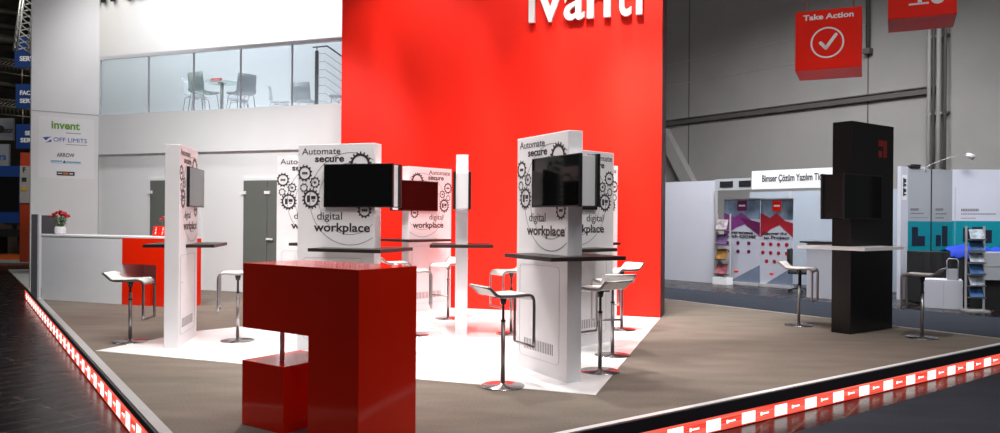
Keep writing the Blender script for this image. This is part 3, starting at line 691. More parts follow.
# ------------------------------------------------------------------ bar stools
def stool(label):
    r = thing('bar_stool', label, 'bar stool', 'bar stools')
    MB().lathe([(0, 0.0), (0.185, 0.0), (0.188, 0.004), (0.185, 0.010), (0.03, 0.014), (0.022, 0.03), (0, 0.03)], 48).build('base', chrome_pol, r)
    MB().cyl((0, 0, 0.012), (0, 0, 0.56), 0.019, n=20).build('column', chrome, r)
    MB().cyl((0, 0, 0.56), (0, 0, 0.735), 0.0125, n=16).cyl((0, 0, 0.55), (0, 0, 0.568), 0.021, n=16).cyl((0, 0, 0.70), (0, 0, 0.765), 0.024, 0.035, n=16).build('gas_lift', post_m, r)
    W = 0.168
    prof = [(-0.235, 0.858), (-0.215, 0.855), (-0.165, 0.805), (-0.145, 0.790), (-0.115, 0.782), (0.0, 0.780), (0.13, 0.786), (0.165, 0.783), (0.190, 0.768), (0.203, 0.742), (0.205, 0.70), (0.205, 0.40), (0.205, 0.355)]
    fr = MB()
    for sd in (-1, 1): fr.sweep([(x, sd*W, z) for x, z in prof], 0.016, 0.030, (0, 1, 0), n=12)
    for x, z, w, h in ((0.205, 0.348, 0.018, 0.024), (-0.235, 0.858, 0.020, 0.014)):
        fr.sweep([(x, -W-0.004, z), (x, W+0.004, z)], w, h, (1, 0, 0), n=12)
    fr.build('seat_frame', chrome, r)
    br = MB().box(-0.09, 0.09, -0.03, 0.03, 0.757, 0.772).cyl((0, -W, 0.775), (0, W, 0.775), 0.008, n=10); br.build('seat_bracket', post_m, r)
    MB().sweep([(0.0, -0.03, 0.752), (0.02, -0.10, 0.745), (0.03, -0.16, 0.735)], 0.008, 0.008, (0, 0, 1), n=6).build('height_lever', chrome, r)
    sp = prof[:10]; vs = []
    for off in (0.004, -0.009):
        for x, z in sp:
            for yy in (-W+0.006, -W+0.02, W-0.02, W-0.006): vs.append((x+(0.010 if off > 0 and z < 0.75 else 0), yy, z+off+0.008*(0 if abs(yy) > W-0.012 else 1)*(1 if off > 0 else 0)))
    n = len(sp); fs = []
    for i in range(n-1):
        for k in range(3):
            q = [i*4+k, i*4+k+1, (i+1)*4+k+1, (i+1)*4+k]; fs += [q, [j+4*n for j in q]]
        for k in (0, 3): fs.append([i*4+k, (i+1)*4+k, (i+1)*4+k+4*n, i*4+k+4*n])
    for i in (0, n-1):
        for k in range(3): fs.append([i*4+k, i*4+k+1, i*4+k+1+4*n, i*4+k+4*n])
    MB().add(vs, fs, True).build('seat_pad', pad_m, r)
    return r
ST0 = stool('bar stool nearest the viewer, in front of the large white kiosk')
g = G(502.7, 386.3); pose(ST0, g.x, g.y, 62)
def splace(label, px, py, a, z=0, q=None):
    s = dup(ST0, label); g = G(px, py) if q is None else q; pose(s, g.x, g.y, a); return s
splace('bar stool just right of the large white kiosk, its base over the patch edge', 599.8, 371.6, 320)
splace('bar stool behind the right-hand front stool, second base up the white patch', 612.3, 355.5, 350)
splace('farthest of the stools right of the large kiosk, against the red wall', 621.5, 329.8, 236)
splace('bar stool in front of the red wall, just left of the large white kiosk', 511, 334, 242)
splace('bar stool between the edge-on kiosk and the kiosk left of it', 448, 318.7, 215)
splace('bar stool half hidden behind the right edge of the red podium', 413.5, 335, 82)
splace('white stool seat peeking over the top of the red podium', 394, 317, 70)
splace('bar stool between the leftmost kiosk and the red podium', 237.5, 341, 254)
SJ = splace('leftmost bar stool, in front of the reception counter', 130, 342, 86)
for k_ in kids(SJ):
    if k_.name.split('.')[0] not in ('base', 'column'): k_.location.z -= 0.075   # this one is set lower
splace('bar stool left of the black tower', 798.7, 325.4, 124)
splace('bar stool right of the black tower, beside the platform edge', 922, 338, 308)

# ------------------------------------------------------------------ red podium
PA = 125.0
pp = Plane((-1.768, 5.372), PA)
t = thing('red_podium', 'large glossy red bracket-shaped podium in the foreground', 'podium')
PL, PD, PH = 1.119, 0.53, 1.111
MB().prism([(0, 0.668), (PL-0.451, 0.668), (PL-0.451, 0), (PL, 0), (PL, PH), (0, PH)], lambda a, b, w: (a, w, b), 0, PD).build('bracket_body', red_gloss, t, bevel=0.003)
MB().box(0, 0.432, 0.0, PD-0.02, 0, 0.443).build('block', red_gloss, t, bevel=0.003)
MB().cyl((0.235, 0.15, 0.443), (0.235, 0.15, 0.668), 0.016, n=20).build('clear_rod', mat('bright_satin_rod', (0.92, 0.90, 0.90), 0.3, noise=(9, 0.02, (1, 1, 1))), t, label='bright silvery rod')
MB().cyl((0.432, 0.3, 0.30), (0.4345, 0.3, 0.30), 0.012, n=12).build('lock', plastic_blk, t)
pp.place(t)

# ------------------------------------------------------------------ black tower
tw = Plane((4.433, 9.841), 53.1)           # near corner, long face runs away to the right
t = thing('black_tower', 'tall black tower kiosk with a white table and a black screen', 'kiosk')
TL, TT, TH = 1.06, 0.26, 2.70
MB().box(0, TL, 0, TT, 0, TH).build('panel', tower_m, t, bevel=0.004)
tz0, tz1 = 1.475, 2.02
MB().box(-0.20, 0, 0.0, TT, tz0, tz1).build('screen_bracket', tower_m, t)
for sy, a, b in ((-1, -0.032, 0.0), (1, TT, TT+0.032)):
    mo = MB().box(-0.22, 0.70, a, b, tz0-0.02, tz1+0.01).build('monitor', plastic_blk, t, bevel=0.004)
    MB().box(-0.205, 0.685, *( (a-0.0015, a) if sy < 0 else (b, b+0.0015)), tz0-0.005, tz1-0.005).build('screen', screen_m, mo)
MB().box(-0.27, 0, -0.32, TT+0.32, 1.07, 1.11).box(0, 0.72, -0.32, 0, 1.07, 1.11).box(0, 0.72, TT, TT+0.32, 1.07, 1.11).build('tabletop', white_lam, t)
# red bracket mark
def twx(x): return tw.s_(x, 147)
mk = MB(); x0, x1, z1, z0 = twx(878.5), twx(886.7), tw.z_(882, 140.5), tw.z_(882, 157.5); w = (x1-x0); h = z1-z0
mk.box(x0, x1, -0.004, 0, z1-h*0.36, z1).box(x0+w*0.58, x1, -0.004, 0, z0, z1-h*0.36).box(x0, x0+w*0.40, -0.004, 0, z0, z0+h*0.38)
mk.build('red_mark', mat('dark_red_ink', (0.25, 0.012, 0.008), 0.4, noise=(8, 0.05, (1, 1, 1))), t)
tw.place(t)

# ------------------------------------------------------------------ hanging cubes
def cube(label, p0, ang, zb, side, fn):
    t = thing('hanging_cube', label, 'hanging sign')
    MB().box(0, side, 0, side, zb, zb+side*0.97).build('box', red_paint, t, bevel=0.004)
    fn(t, side, zb)
    for a in (0.13, 0.87):
        for b in (0.13, 0.87):
            MB().cyl((side*a, side*b, zb+side*0.97), (side*a, side*b, 8.6), 0.004, n=6).build('wire', chrome, t)
    t.location = (p0[0], p0[1], 0); t.rotation_euler = (0, 0, math.pi/2-rad(ang))
def ring(mb, cx, cz, r, w, y, th, n=48):
    for i in range(n):
        a, b = 2*math.pi*i/n, 2*math.pi*(i+1)/n
        q = [(cx+(r-w/2)*math.cos(a), cz+(r-w/2)*math.sin(a)), (cx+(r+w/2)*math.cos(a), cz+(r+w/2)*math.sin(a)), (cx+(r+w/2)*math.cos(b), cz+(r+w/2)*math.sin(b)), (cx+(r-w/2)*math.cos(b), cz+(r-w/2)*math.sin(b))]
        mb.add([(x, y-th, z) for x, z in q]+[(x, y, z) for x, z in q], [(0, 1, 2, 3), (0, 1, 5, 4), (2, 3, 7, 6)])
def fn1(t, s, zb):
    L = MB(); text(L, 'Take Action', s*0.12, s*0.88, zb+s*0.82, s*0.085, 0, 0.003, 0.03); L.build('lettering', white_ink, t)
    m = MB(); cx, cz = s*0.49, zb+s*0.43; ring(m, cx, cz, s*0.24, s*0.026, 0, 0.003)
    def bar(p, q, w):
        p, q = Vector(p), Vector(q); d = (q-p).normalized(); n = Vector((-d.y, d.x))*w/2; k = 10
        pts = [q+(d*math.sin(rad(180*i/k))*w/2+n*math.cos(rad(180*i/k))) for i in range(k+1)] + [p+(-d*math.sin(rad(180*i/k))*w/2-n*math.cos(rad(180*i/k))) for i in range(k+1)]
        m.prism([(a.x, a.y) for a in pts], lambda a, b, c: (a, c, b), -0.003, 0.0)
    bar((cx-s*0.10, cz+s*0.0), (cx-s*0.02, cz-s*0.09), s*0.052); bar((cx-s*0.02, cz-s*0.09), (cx+s*0.13, cz+s*0.12), s*0.052)
    m.build('tick_mark', white_ink, t)
def fn2(t, s, zb):
    m = MB()
    m.box(s*0.22, s*0.62, -0.003, 0, zb+s*0.32, zb+s*0.36).box(s*0.44, s*0.50, -0.003, 0, zb+s*0.24, zb+s*0.32).box(s*0.31, s*0.60, -0.003, 0, zb+s*0.205, zb+s*0.235)
    m.box(s*0.22, s*0.25, -0.003, 0, zb+s*0.36, zb+s*0.72).box(s*0.22, s*0.80, -0.003, 0, zb+s*0.69, zb+s*0.72).box(s*0.77, s*0.80, -0.003, 0, zb+s*0.45, zb+s*0.69)
    cx, cz = s*0.73, zb+s*0.295; k = 32
    m.prism([(cx+s*0.105*math.cos(2*math.pi*i/k), cz+s*0.105*math.sin(2*math.pi*i/k)) for i in range(k)], lambda a, b, c: (a, c, b), -0.005, 0)
    m.build('monitor_icon', white_ink, t)
    x = MB()
    for sg in (1, -1):
        d = Vector((1, sg)).normalized()*s*0.05; n = Vector((-d.y, d.x)).normalized()*s*0.011
        c = Vector((cx, cz)); x.prism([tuple(c+d+n), tuple(c-d+n), tuple(c-d-n), tuple(c+d-n)], lambda a, b, e: (a, e, b), -0.0065, -0.005)
    x.build('cross_mark', red_paint, t)
cube('hanging red cube with a white tick in a circle above the black tower', (3.866, 10.264), 115.3, 3.40, 0.795, fn1)
cube('second hanging red cube, further right, cut off by the top of the picture', (5.10, 10.30), 117, 4.09, 0.79, fn2)

# ------------------------------------------------------------------ hall wall on the right
hw = Plane((8.0, 25.0), 144.6)
sA, sB = hw.s_(560), hw.s_(1130)
o = MB().box(sA, sB+6, 0, 0.3, ZH, 14).build('wall_right', hall_wall_m, kind='structure'); hw.place(o)
zg = hw.z_(930, 88)
t = MB().box(sA, hw.s_(935), -0.12, 0, zg-0.16, zg).box(sA, hw.s_(935), -0.16, 0, zg, zg+0.03).build('wall_girder', girder_m); tag(t, 'dark horizontal steel girder across the grey hall wall', 'girder'); hw.place(t)
b = MB(); p0 = hw.sz(668, 128); p1 = hw.sz(698, 186); q1 = (p1[0]+ (p1[0]-p0[0])*1.2, p1[1]+(p1[1]-p0[1])*1.2); q1 = (p0[0]+(p1[0]-p0[0])*2.9, p0[1]+(p1[1]-p0[1])*2.9)
b.prism([(p0[0]-0.42, zg-0.28), (p0[0]+0.10, zg-0.28), (q1[0]+0.15, q1[1]), (q1[0]-0.37, q1[1])], lambda a, c, w: (a, w, c), -0.3, -0.02)
t = b.build('wall_brace', beam_m); tag(t, 'slanting pale grey beam beside the red wall, against the hall wall', 'beam'); hw.place(t)
for n, x in ((9, 688), (10, 867)):
    o = MB().box(hw.s_(x)-0.018, hw.s_(x)+0.018, -0.008, 0, ZH, 14).build('trim_%d' % n, girder_m, kind='structure'); hw.place(o)
for i, (ya, yb) in enumerate(((60.5, 33), (82, 62))):
    za = hw.z_(690, ya)
    o = MB().box(sA, hw.s_(867), -0.01, 0, za-0.01, za+0.01).build('trim_%d' % (11+i), beam_m, kind='structure'); hw.place(o)
pl = ['leftmost of the thin pipes rising up the hall wall', 'slim pipe second from the left in the pipe cluster', 'middle vertical pipe of the wall cluster', 'rightmost thin pipe of the wall cluster']
for i, (x, w, m) in enumerate(((932.5, 0.05, beam_m), (937.0, 0.035, girder_m), (942, 0.06, beam_m), (948.5, 0.035, girder_m))):
    s0 = hw.s_(x, 100)
    o = MB().cyl((s0, -0.18, ZH), (s0, -0.18, 13), w, n=14).box(s0-w*1.3, s0+w*1.3, -0.2, 0, 4.2, 4.26).box(s0-w*1.3, s0+w*1.3, -0.2, 0, 6.2, 6.26).build('wall_pipe', m); tag(o, pl[i], 'pipe', 'pipes on the hall wall'); hw.place(o)
s0 = hw.s_(870, 30)
o = MB().cyl((s0, -0.1, hw.z_(870, 49)), (s0, -0.1, 13), 0.06, n=10).box(s0-0.1, s0+0.1, -0.2, 0, hw.z_(870, 49)-0.15, hw.z_(870, 49)).build('drop_pipe', girder_m); tag(o, 'short dark pipe ending above the girder, between the red cubes', 'pipe'); hw.place(o)

# ------------------------------------------------------------------ booth with the roll-up banners
BT = 2.45
wp = Plane(G(661.5, 279, ZH).xy, 140.6)
s1 = wp.s_(714.5, 240)
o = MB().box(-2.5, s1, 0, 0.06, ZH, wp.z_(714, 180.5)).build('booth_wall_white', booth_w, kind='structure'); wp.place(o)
e = wp.o + wp.u*s1
bf = Plane((e.x, e.y), 140.6)              # booth front plane
bz = lambda x, y: bf.z_(x, y); bs = lambda x: bf.s_(x, 185)
sR = bs(905)
t = thing('booth_header', 'grey fascia with dark windows over the banner booth', 'fascia')
MB().box(0.0, bs(753), 0, 0.08, bz(735, 190), bz(735, 178.5)).build('fascia_board', booth_g, t)
for a, b in ((720, 733), (739, 751)):
    MB().box(bs(a), bs(b), -0.01, 0.0, bz(735, 187), bz(735, 181)).build('dark_inset', post_m, t)
bf.place(t)
t = thing('booth_sign', 'white name board over the banner booth left of the black tower', 'sign')
zs0, zs1 = bz(753, 189.5), bz(753, 171.3)
MB().box(bs(753), bs(868), -0.06, 0.02, zs0, zs1).build('board', white_ink, t)
L = MB(); text(L, 'Bimser Çözüm Yazılım Ticaret', bs(763.5), bs(833), zs0+(zs1-zs0)*0.40, 0.16, -0.06, 0.004, 0.022); L.build('lettering', ink, t)
bf.place(t)
# booth inside: back wall and posts
hinge = bf.o + bf.u*0.0
bb = Plane((bf.o + bf.n*1.6).to_tuple(), 140.6)
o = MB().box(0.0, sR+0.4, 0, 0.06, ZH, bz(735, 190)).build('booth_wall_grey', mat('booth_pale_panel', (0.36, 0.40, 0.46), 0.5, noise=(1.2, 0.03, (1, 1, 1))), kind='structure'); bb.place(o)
for nm, x in ((13, 716), (14, 790)):
    pq = bf if nm == 13 else bb
    o = MB().box(pq.s_(x)-0.03, pq.s_(x)+0.03, -0.03, 0.03, ZH, bz(735, 190)).build('trim_%d' % nm, alu, kind='structure'); pq.place(o)

def banner(label, x0, x1, dark, mid, n_icons, word1, word2, head):
    t = thing('roll_up_banner', label, 'banner', 'roll-up banners in the booth')
    bp = Plane((bf.o + bf.n*0.25).to_tuple(), 140.6)
    a, b = bp.s_(x0, 240), bp.s_(x1, 240); zt, zb = bp.z_((x0+x1)/2, 199), ZH+0.06; w = b-a; h = zt-zb
    X = lambda u: a+u*w; Zq = lambda v: zb+v*h
    MB().box(a, b, 0, 0.008, zb, zt).build('cloth', mat('banner_white', (0.44, 0.45, 0.52), 0.5, noise=(3, 0.03, (1, 1, 1))), t)
    photo = mat('banner_photo_'+head, (0.14, 0.19, 0.26), 0.5, noise=(3.2, 0.8, (1, 1, 0.4)))
    MB().box(a, b, -0.003, 0, Zq(0.76), zt).build('photo_print', photo, t)
    MB().prism([(X(0), Zq(0.55)), (X(0.0), Zq(0.84)), (X(0.3), Zq(0.78)), (X(0.5), Zq(0.84)), (X(1), Zq(0.66)), (X(1), Zq(0.60)), (X(0.6), Zq(0.70)), (X(0.35), Zq(0.655))], lambda p, q, s: (p, s, q), -0.006, -0.003).build('slanted_print', mid, t)
    MB().prism([(X(0.45), Zq(0.78)), (X(1), Zq(0.72)), (X(1), Zq(0.56)), (X(0.62), Zq(0.69))], lambda p, q, s: (p, s, q), -0.009, -0.006).build('dark_slant_print', dark, t)
    MB().box(X(0.38), X(0.64), -0.012, -0.003, Zq(0.86), Zq(0.98)).build('logo_square', head == 'red' and red_paint or dark, t)
    L = MB(); L.box(X(0.42), X(0.60), -0.014, -0.012, Zq(0.91), Zq(0.93)); L.build('logo_text', white_ink, t)
    L = MB(); text(L, word1, X(0.06), X(0.82), Zq(0.585), 0.07, -0.009, 0.002, 0.03); text(L, word2, X(0.10), X(0.90), Zq(0.535), 0.07, -0.009, 0.002, 0.03); L.build('lettering', ink, t)
    for k in range(n_icons):
        cols = 3 if n_icons == 6 else 4
        cx = X((0.10+0.30*(k % cols)) if cols == 3 else (0.08+0.245*(k % cols) + (0.12 if k >= 8 else 0))); cz = Zq(0.47-0.10*(k//cols))
        MB().cyl((cx, -0.006, cz), (cx, 0, cz), 0.05, n=16).build('round_icon', dark if cols == 3 else crimson, t)
    MB().prism([(X(0.15), Zq(0.0)), (X(1), Zq(0)), (X(1), Zq(0.22))], lambda p, q, s: (p, s, q), -0.003, 0).build('corner_print', mat('slate_print', (0.14, 0.17, 0.24), 0.5, noise=(3, 0.1, (1, 1, 1))), t)
    MB().box(X(0.30), X(0.42), -0.006, -0.003, Zq(0.115), Zq(0.135)).build('small_mark', red_paint, t)
    MB().box(a+0.004, b-0.004, -0.06, 0.06, ZH+0.0, ZH+0.07).box(a+0.004, b-0.004, -0.01, 0.015, zt-0.01, zt+0.02).build('base_cassette', alu, t)
    bp.place(t)
purple = mat('purple_print', (0.10, 0.008, 0.06), 0.5, noise=(3, 0.1, (1, 1, 1))); violet = mat('violet_print', (0.16, 0.03, 0.16), 0.5, noise=(3, 0.2, (1, 1, 1)))
crimson = mat('crimson_print', (0.30, 0.01, 0.02), 0.5, noise=(3, 0.1, (1, 1, 1)))
banner('purple and white roll-up banner with two rows of round icons', 724, 760, purple, violet, 6, 'awareness', 'with QDMS', 'purple')
banner('red and white roll-up banner with three rows of round icons', 760.5, 793, crimson, crimson, 10, 'Discover the', 'to Project', 'red')

def rack(label, plane, x0, x1, y0, y1, n, cols, off, basebox):
    t = thing('brochure_rack', label, 'brochure rack')
    a, b = plane.s_(x0, 260), plane.s_(x1, 260); zt = plane.z_((x0+x1)/2, y0)
    for s_ in (a, b): MB().box(s_-0.015, s_+0.015, -0.015, 0.015, ZH, zt).build('upright', alu, t)
    if basebox: MB().box(a-0.02, b+0.02, -0.16, 0.1, ZH, ZH+0.18).build('base_box', white_ink, t)
    else: MB().box(a-0.03, b+0.03, -0.2, 0.14, ZH, ZH+0.03).build('base', alu, t)
    H = (zt-ZH-0.3)/n
    for k in range(n):
        z = ZH+0.25+H*k
        sh = MB().prism([(0.0, z), (-0.14, z), (-0.14, z+0.03), (-0.01, z+0.012), (0.0, z+0.012)], lambda p, q, s: (s, p, q), a+0.015, b-0.015).build('shelf', chrome, t)
    plane.place(t)
    for k in range(n):
        z = ZH+0.25+H*k; w = b-a
        for j in range(1):
            nn = 1
            aa = a+0.03+j*(w-0.06)/nn; bb_ = aa+(w-0.06)/nn-0.01
            o = MB().prism([(-0.125, z+0.02), (-0.115, z+0.015), (-0.02, z+0.28*min(1, H/0.3)), (-0.03, z+0.285*min(1, H/0.3))], lambda p, q, s: (s, p, q), aa, bb_).build('brochure', cols[k % len(cols)])
            yield o, plane, k, j
bc = [mat('brochure_print_'+n, c, 0.4, noise=(9, 0.6, (1, 1, 1))) for n, c in (('pink', (0.35, 0.10, 0.12)), ('amber', (0.30, 0.15, 0.04)), ('violet', (0.12, 0.07, 0.16)), ('white', (0.35, 0.30, 0.32)), ('blue', (0.04, 0.12, 0.30)), ('pale', (0.40, 0.46, 0.52)))]
rk = Plane((bf.o + bf.n*-0.05).to_tuple(), 140.6)
names = ['lowest, pinkish', 'second from the bottom, orange-brown', 'third from the bottom, violet', 'topmost, white and red']
for o, pl_, k, j in rack('tall narrow brochure rack at the left edge of the banner booth', rk, 717, 730, 214, 288, 4, bc[:4], 0, True):
    tag(o, 'brochure in the rack beside the purple banner, %s' % names[k], 'brochure', 'brochures in the banner booth rack'); pl_.place(o)

# desk and dark chair in the banner booth
dk = Plane(G(806.5, 297, ZH).xy, 140.6)
t = thing('booth_desk', 'pale grey booth counter with a dark top left of the black tower', 'desk')
w_ = dk.s_(850, 270); zt = dk.z_(807, 241.5)
MB().box(0, w_, 0, 0.5, ZH, zt-0.03).build('body', booth_w, t)
MB().box(dk.s_(801), w_+0.05, -0.05, 0.55, zt-0.03, zt+0.005).build('top', table_dark, t)
dk.place(t)
def office_chair(label, px, py, ang):
    g = G(px, py, ZH); t = thing('office_chair', label, 'chair', None, (g.x, g.y, ZH), math.pi/2-rad(ang))
    MB().box(-0.24, 0.24, -0.24, 0.24, 0.42, 0.50).build('seat', fabric_blk, t, bevel=0.03)
    MB().box(-0.26, -0.20, -0.23, 0.23, 0.55, 1.0).box(-0.25, -0.21, -0.04, 0.04, 0.44, 0.6).build('backrest', fabric_blk, t, bevel=0.02)
    for a in range(5): 
        c, s = math.cos(a*1.2566), math.sin(a*1.2566); MB().sweep([(0, 0, 0.10), (0.28*c, 0.28*s, 0.05)], 0.03, 0.03, (0, 0, 1), n=8).ball((0.28*c, 0.28*s, 0.028), 0.028, 8).build('leg', plastic_blk, t)
    MB().cyl((0, 0, 0.09), (0, 0, 0.43), 0.03).build('column', plastic_blk, t)
office_chair('black chair between the red banner and the booth counter', 800, 292, 120)

# ------------------------------------------------------------------ teal booth on the right
tb1 = Plane(G(905.5, 299, ZH).xy, 52)      # left wall of the booth, running away to the right
m0 = G(905.5, 299, ZH).xy
tb1 = Plane(m0, 62)
sC = tb1.s_(952.3, 200)
zT = tb1.z_(906, 167.5); zTeal = tb1.z_(930, 221.4)
o = MB().box(0, sC, 0, 0.05, zTeal, zT).build('booth_wall_left', booth_g, kind='structure'); tb1.place(o)
o = MB().box(0, sC, 0, 0.05, ZH, zTeal).build('booth_wall_left_teal', teal, kind='structure'); tb1.place(o)
ec = tb1.o + tb1.u*sC
tb2 = Plane((ec.x, ec.y), 95)
o = MB().box(0, 5, 0, 0.05, tb2.z_(975, 221.0), tb2.z_(975, 169.5)).build('booth_wall_back', mat('booth_bright_panel', (0.62, 0.63, 0.72), 0.5, noise=(1.2, 0.03, (1, 1, 1))), kind='structure'); tb2.place(o)
o = MB().box(0, 5, 0, 0.05, ZH, tb2.z_(975, 221.0)).build('booth_wall_back_teal', teal, kind='structure'); tb2.place(o)
o = MB().box(-0.24, 0, -0.04, 0.04, ZH, zT+0.02).build('trim_15', booth_w, kind='structure'); tb1.place(o)
t = thing('stand_number_plate', 'narrow white number plate with dark digits on the booth post', 'sign')
L = MB()
for k, hh in enumerate((0.10, 0.07, 0.09, 0.05)):
    z = tb1.z_(903, 178+5*k); L.box(-0.17, -0.07, -0.046, -0.042, z-hh, z-0.02); L.box(-0.17, -0.13, -0.046, -0.042, z-hh-0.02, z)
MB().box(-0.20, -0.04, -0.042, -0.04, tb1.z_(903, 200), tb1.z_(903, 175)).build('plate', white_ink, t); L.build('digits', ink, t); tb1.place(t)
o = MB().box(tb1.s_(931)-0.015, tb1.s_(931)+0.015, -0.01, 0.0, ZH, zT).build('trim_16', post_m, kind='structure'); tb1.place(o)
def device_print(label, pl, items, lines):
    t = thing('wall_print', label, 'wall print', 'prints on the teal booth walls')
    m = MB()
    for a, b, c, d in items: m.box(pl.s_(a), pl.s_(b), -0.004, 0, pl.z_((a+b)/2, d), pl.z_((a+b)/2, c))
    m.build('devices', mat('navy_print', (0.012, 0.014, 0.04), 0.5, noise=(8, 0.2, (1, 1, 1))), t)
    l = MB()
    for a, b, y, h in lines:
        n = max(2, int((b-a)/1.6))
        for k in range(n):
            x = a+(b-a)*k/n; l.box(pl.s_(x), pl.s_(x+(b-a)/n*0.74), -0.003, 0, pl.z_(x, y+h/2), pl.z_(x, y-h/2))
    l.build('text_lines', ink_line, t); pl.place(t)
device_print('two dark handheld devices printed on the left teal panel', tb1, [(912, 918, 227, 246), (918, 925, 236, 246), (912.5, 917.5, 229, 231)], [(910.5, 919, 209.5, 2.4), (910.5, 924, 213.4, 1.3), (910.5, 928, 217.6, 0.6)])
device_print('tall device and short stub printed on the second teal panel', tb1, [(936, 941, 235, 246), (942, 947.5, 226, 246)], [(935.5, 943.5, 209.5, 2.4), (935.5, 947, 213.8, 1.3), (935.5, 944, 217.8, 1.3)])
device_print('row of dark devices printed on the right teal panel', tb2, [(963, 970, 228, 242), (984, 992, 230, 243), (972, 984, 227, 242)], [(961, 979, 210, 2.6), (961, 996, 214, 1.2), (961, 976, 218.2, 0.8)])

# lamp on an arm above the booth wall
t = thing('arm_spotlight', 'small spotlight on a curved arm above the teal booth', 'lamp')
z0 = tb1.z_(925, 168); A = (tb1.s_(925), 0.02, z0); B = (tb1.s_(951), -0.35, tb1.z_(951, 155.5)-0.0)
MB().sweep([A, (tb1.s_(930), -0.05, z0+0.10), (tb1.s_(940), -0.2, (z0+B[2])/2+0.08), B], 0.016, 0.016, (0, 1, 0), n=8).box(A[0]-0.04, A[0]+0.04, -0.02, 0.07, z0-0.06, z0+0.03).build('arm', alu, t)
MB().cyl(B, (B[0]+0.14, B[1]-0.05, B[2]-0.06), 0.04, 0.06, n=16).build('lamp_head', white_ink, t)
tb1.place(t)
t = thing('cable_box', 'small black box lying on top of the grey booth wall', 'box')
MB().box(tb1.s_(909), tb1.s_(919), -0.03, 0.06, zT, zT+0.05).box(tb1.s_(912), tb1.s_(920), -0.02, 0.05, zT+0.05, zT+0.08).build('body', fabric_blk, t, bevel=0.01); tb1.place(t)

# furniture of the teal booth
cb = Plane(G(924.6, 308, ZH).xy, 117)
t = thing('white_cabinet', 'low white cabinet right of the black tower, in the teal booth', 'cabinet')
cw = cb.s_(963, 295); zc = cb.z_(930, 279.5)
MB().box(0, cw, 0, 0.55, ZH, zc).build('body', booth_w, t, bevel=0.006)
MB().box(cw/2-0.003, cw/2+0.003, -0.003, 0.001, ZH+0.05, zc-0.05).build('door_seam', groove, t); cb.place(t)
t = thing('metal_basket', 'grey metal carry basket standing on the white cabinet', 'basket')
a, b = cb.s_(947.5, 265), cb.s_(959, 265)
m = MB().box(a, b, 0.05, 0.07, zc, zc+0.20).box(a, b, 0.33, 0.35, zc, zc+0.20).box(a, a+0.02, 0.05, 0.35, zc, zc+0.20).box(b-0.02, b, 0.05, 0.35, zc, zc+0.20).box(a, b, 0.05, 0.35, zc, zc+0.02); m.build('tray', grey_panel, t)
MB().sweep([(a, 0.2, zc+0.18), (a, 0.2, zc+0.36), (a+0.03, 0.2, zc+0.40), (b-0.03, 0.2, zc+0.40), (b, 0.2, zc+0.36), (b, 0.2, zc+0.18)], 0.02, 0.02, (0, 1, 0), n=8).build('handle', grey_panel, t); cb.place(t)
tbp = Plane((cb.o + Vector((0.1, 0.75))).to_tuple(), 93)
t = thing('draped_table', 'long table under a black cloth along the teal wall', 'table')
zq = tbp.z_(930, 252); a, b = tbp.s_(921, 260), tbp.s_(1040, 260)
m = MB(); n = 40; vs = []
for k in range(n+1):
    x = a+(b-a)*k/n; y = 0.03*math.sin(k*1.7)
    vs += [(x, y*0.3, zq), (x, y-0.02, ZH+0.02), (x, 0.6, zq), (x, 0.62, ZH+0.02)]
fs = []
for k in range(n):
    i = 4*k; fs += [(i, i+4, i+5, i+1), (i, i+4, i+6, i+2), (i+2, i+6, i+7, i+3)]
fs += [(0, 1, 3, 2), (4*n, 4*n+1, 4*n+3, 4*n+2)]
m.add(vs, fs, False).build('cloth_cover', fabric_blk, t)
for x in (a+0.1, b-0.1):
    for y in (0.1, 0.5): MB().cyl((x, y, ZH), (x, y, zq-0.02), 0.02, n=8).build('leg', alu, t)
tbp.place(t)
o = MB(); a, b = tbp.s_(950, 248), tbp.s_(1030, 248); n = 24; vs = []
for k in range(n+1):
    x = a+(b-a)*k/n; z = zq+0.01+0.06*abs(math.sin(k*0.9))+0.10*(1 if 2 < k < 12 else 0.5)
    vs += [(x, -0.04, zq-0.10+0.03*math.sin(k*2.1)), (x, -0.02, zq+0.02), (x, 0.2, z), (x, 0.45, zq+0.01), (x, -0.035, zq-0.10+0.03*math.sin(k*2.1)), (x, 0.0, zq+0.004), (x, 0.2, zq+0.005), (x, 0.45, zq+0.004)]
fs = []
for k in range(n):
    i = 8*k
    for q in (0, 1, 2, 4, 5, 6): fs.append((i+q, i+8+q, i+9+q, i+q+1))
o.add(vs, fs, True); o = o.build('blue_cloth', fabric_blue); tag(o, 'crumpled bright blue cloth lying on the black draped table', 'cloth'); tbp.place(o)
rb = Plane(G(966, 311, ZH).xy, 98)
nm = ['lowest', 'second from the bottom', 'third from the bottom', 'fourth from the bottom', 'fifth from the bottom', 'topmost']
for o, pl_, k, j in rack('six-tier brochure rack in front of the teal booth at the right edge', rb, 966, 984, 226, 311, 6, [bc[4], bc[5]], 0, False):
    tag(o, '%s brochure of the rack at the right edge' % nm[k], 'brochure', 'brochures in the teal booth rack'); pl_.place(o)
c2 = Plane(G(989, 311, ZH).xy, 95)
t = thing('white_drawer_unit', 'pale drawer unit at the right edge of the picture', 'cabinet')
za, zb3 = c2.z_(992, 281), c2.z_(992, 253)
MB().box(0, 0.9, 0.3, 0.7, ZH, za).build('plinth', fabric_blk, t)
MB().box(0, 0.9, 0.25, 0.7, za, zb3).build('body', booth_g, t)
MB().box(0.01, 0.89, 0.244, 0.25, (za+zb3)/2-0.005, (za+zb3)/2+0.005).build('drawer_seam', groove, t); c2.place(t)

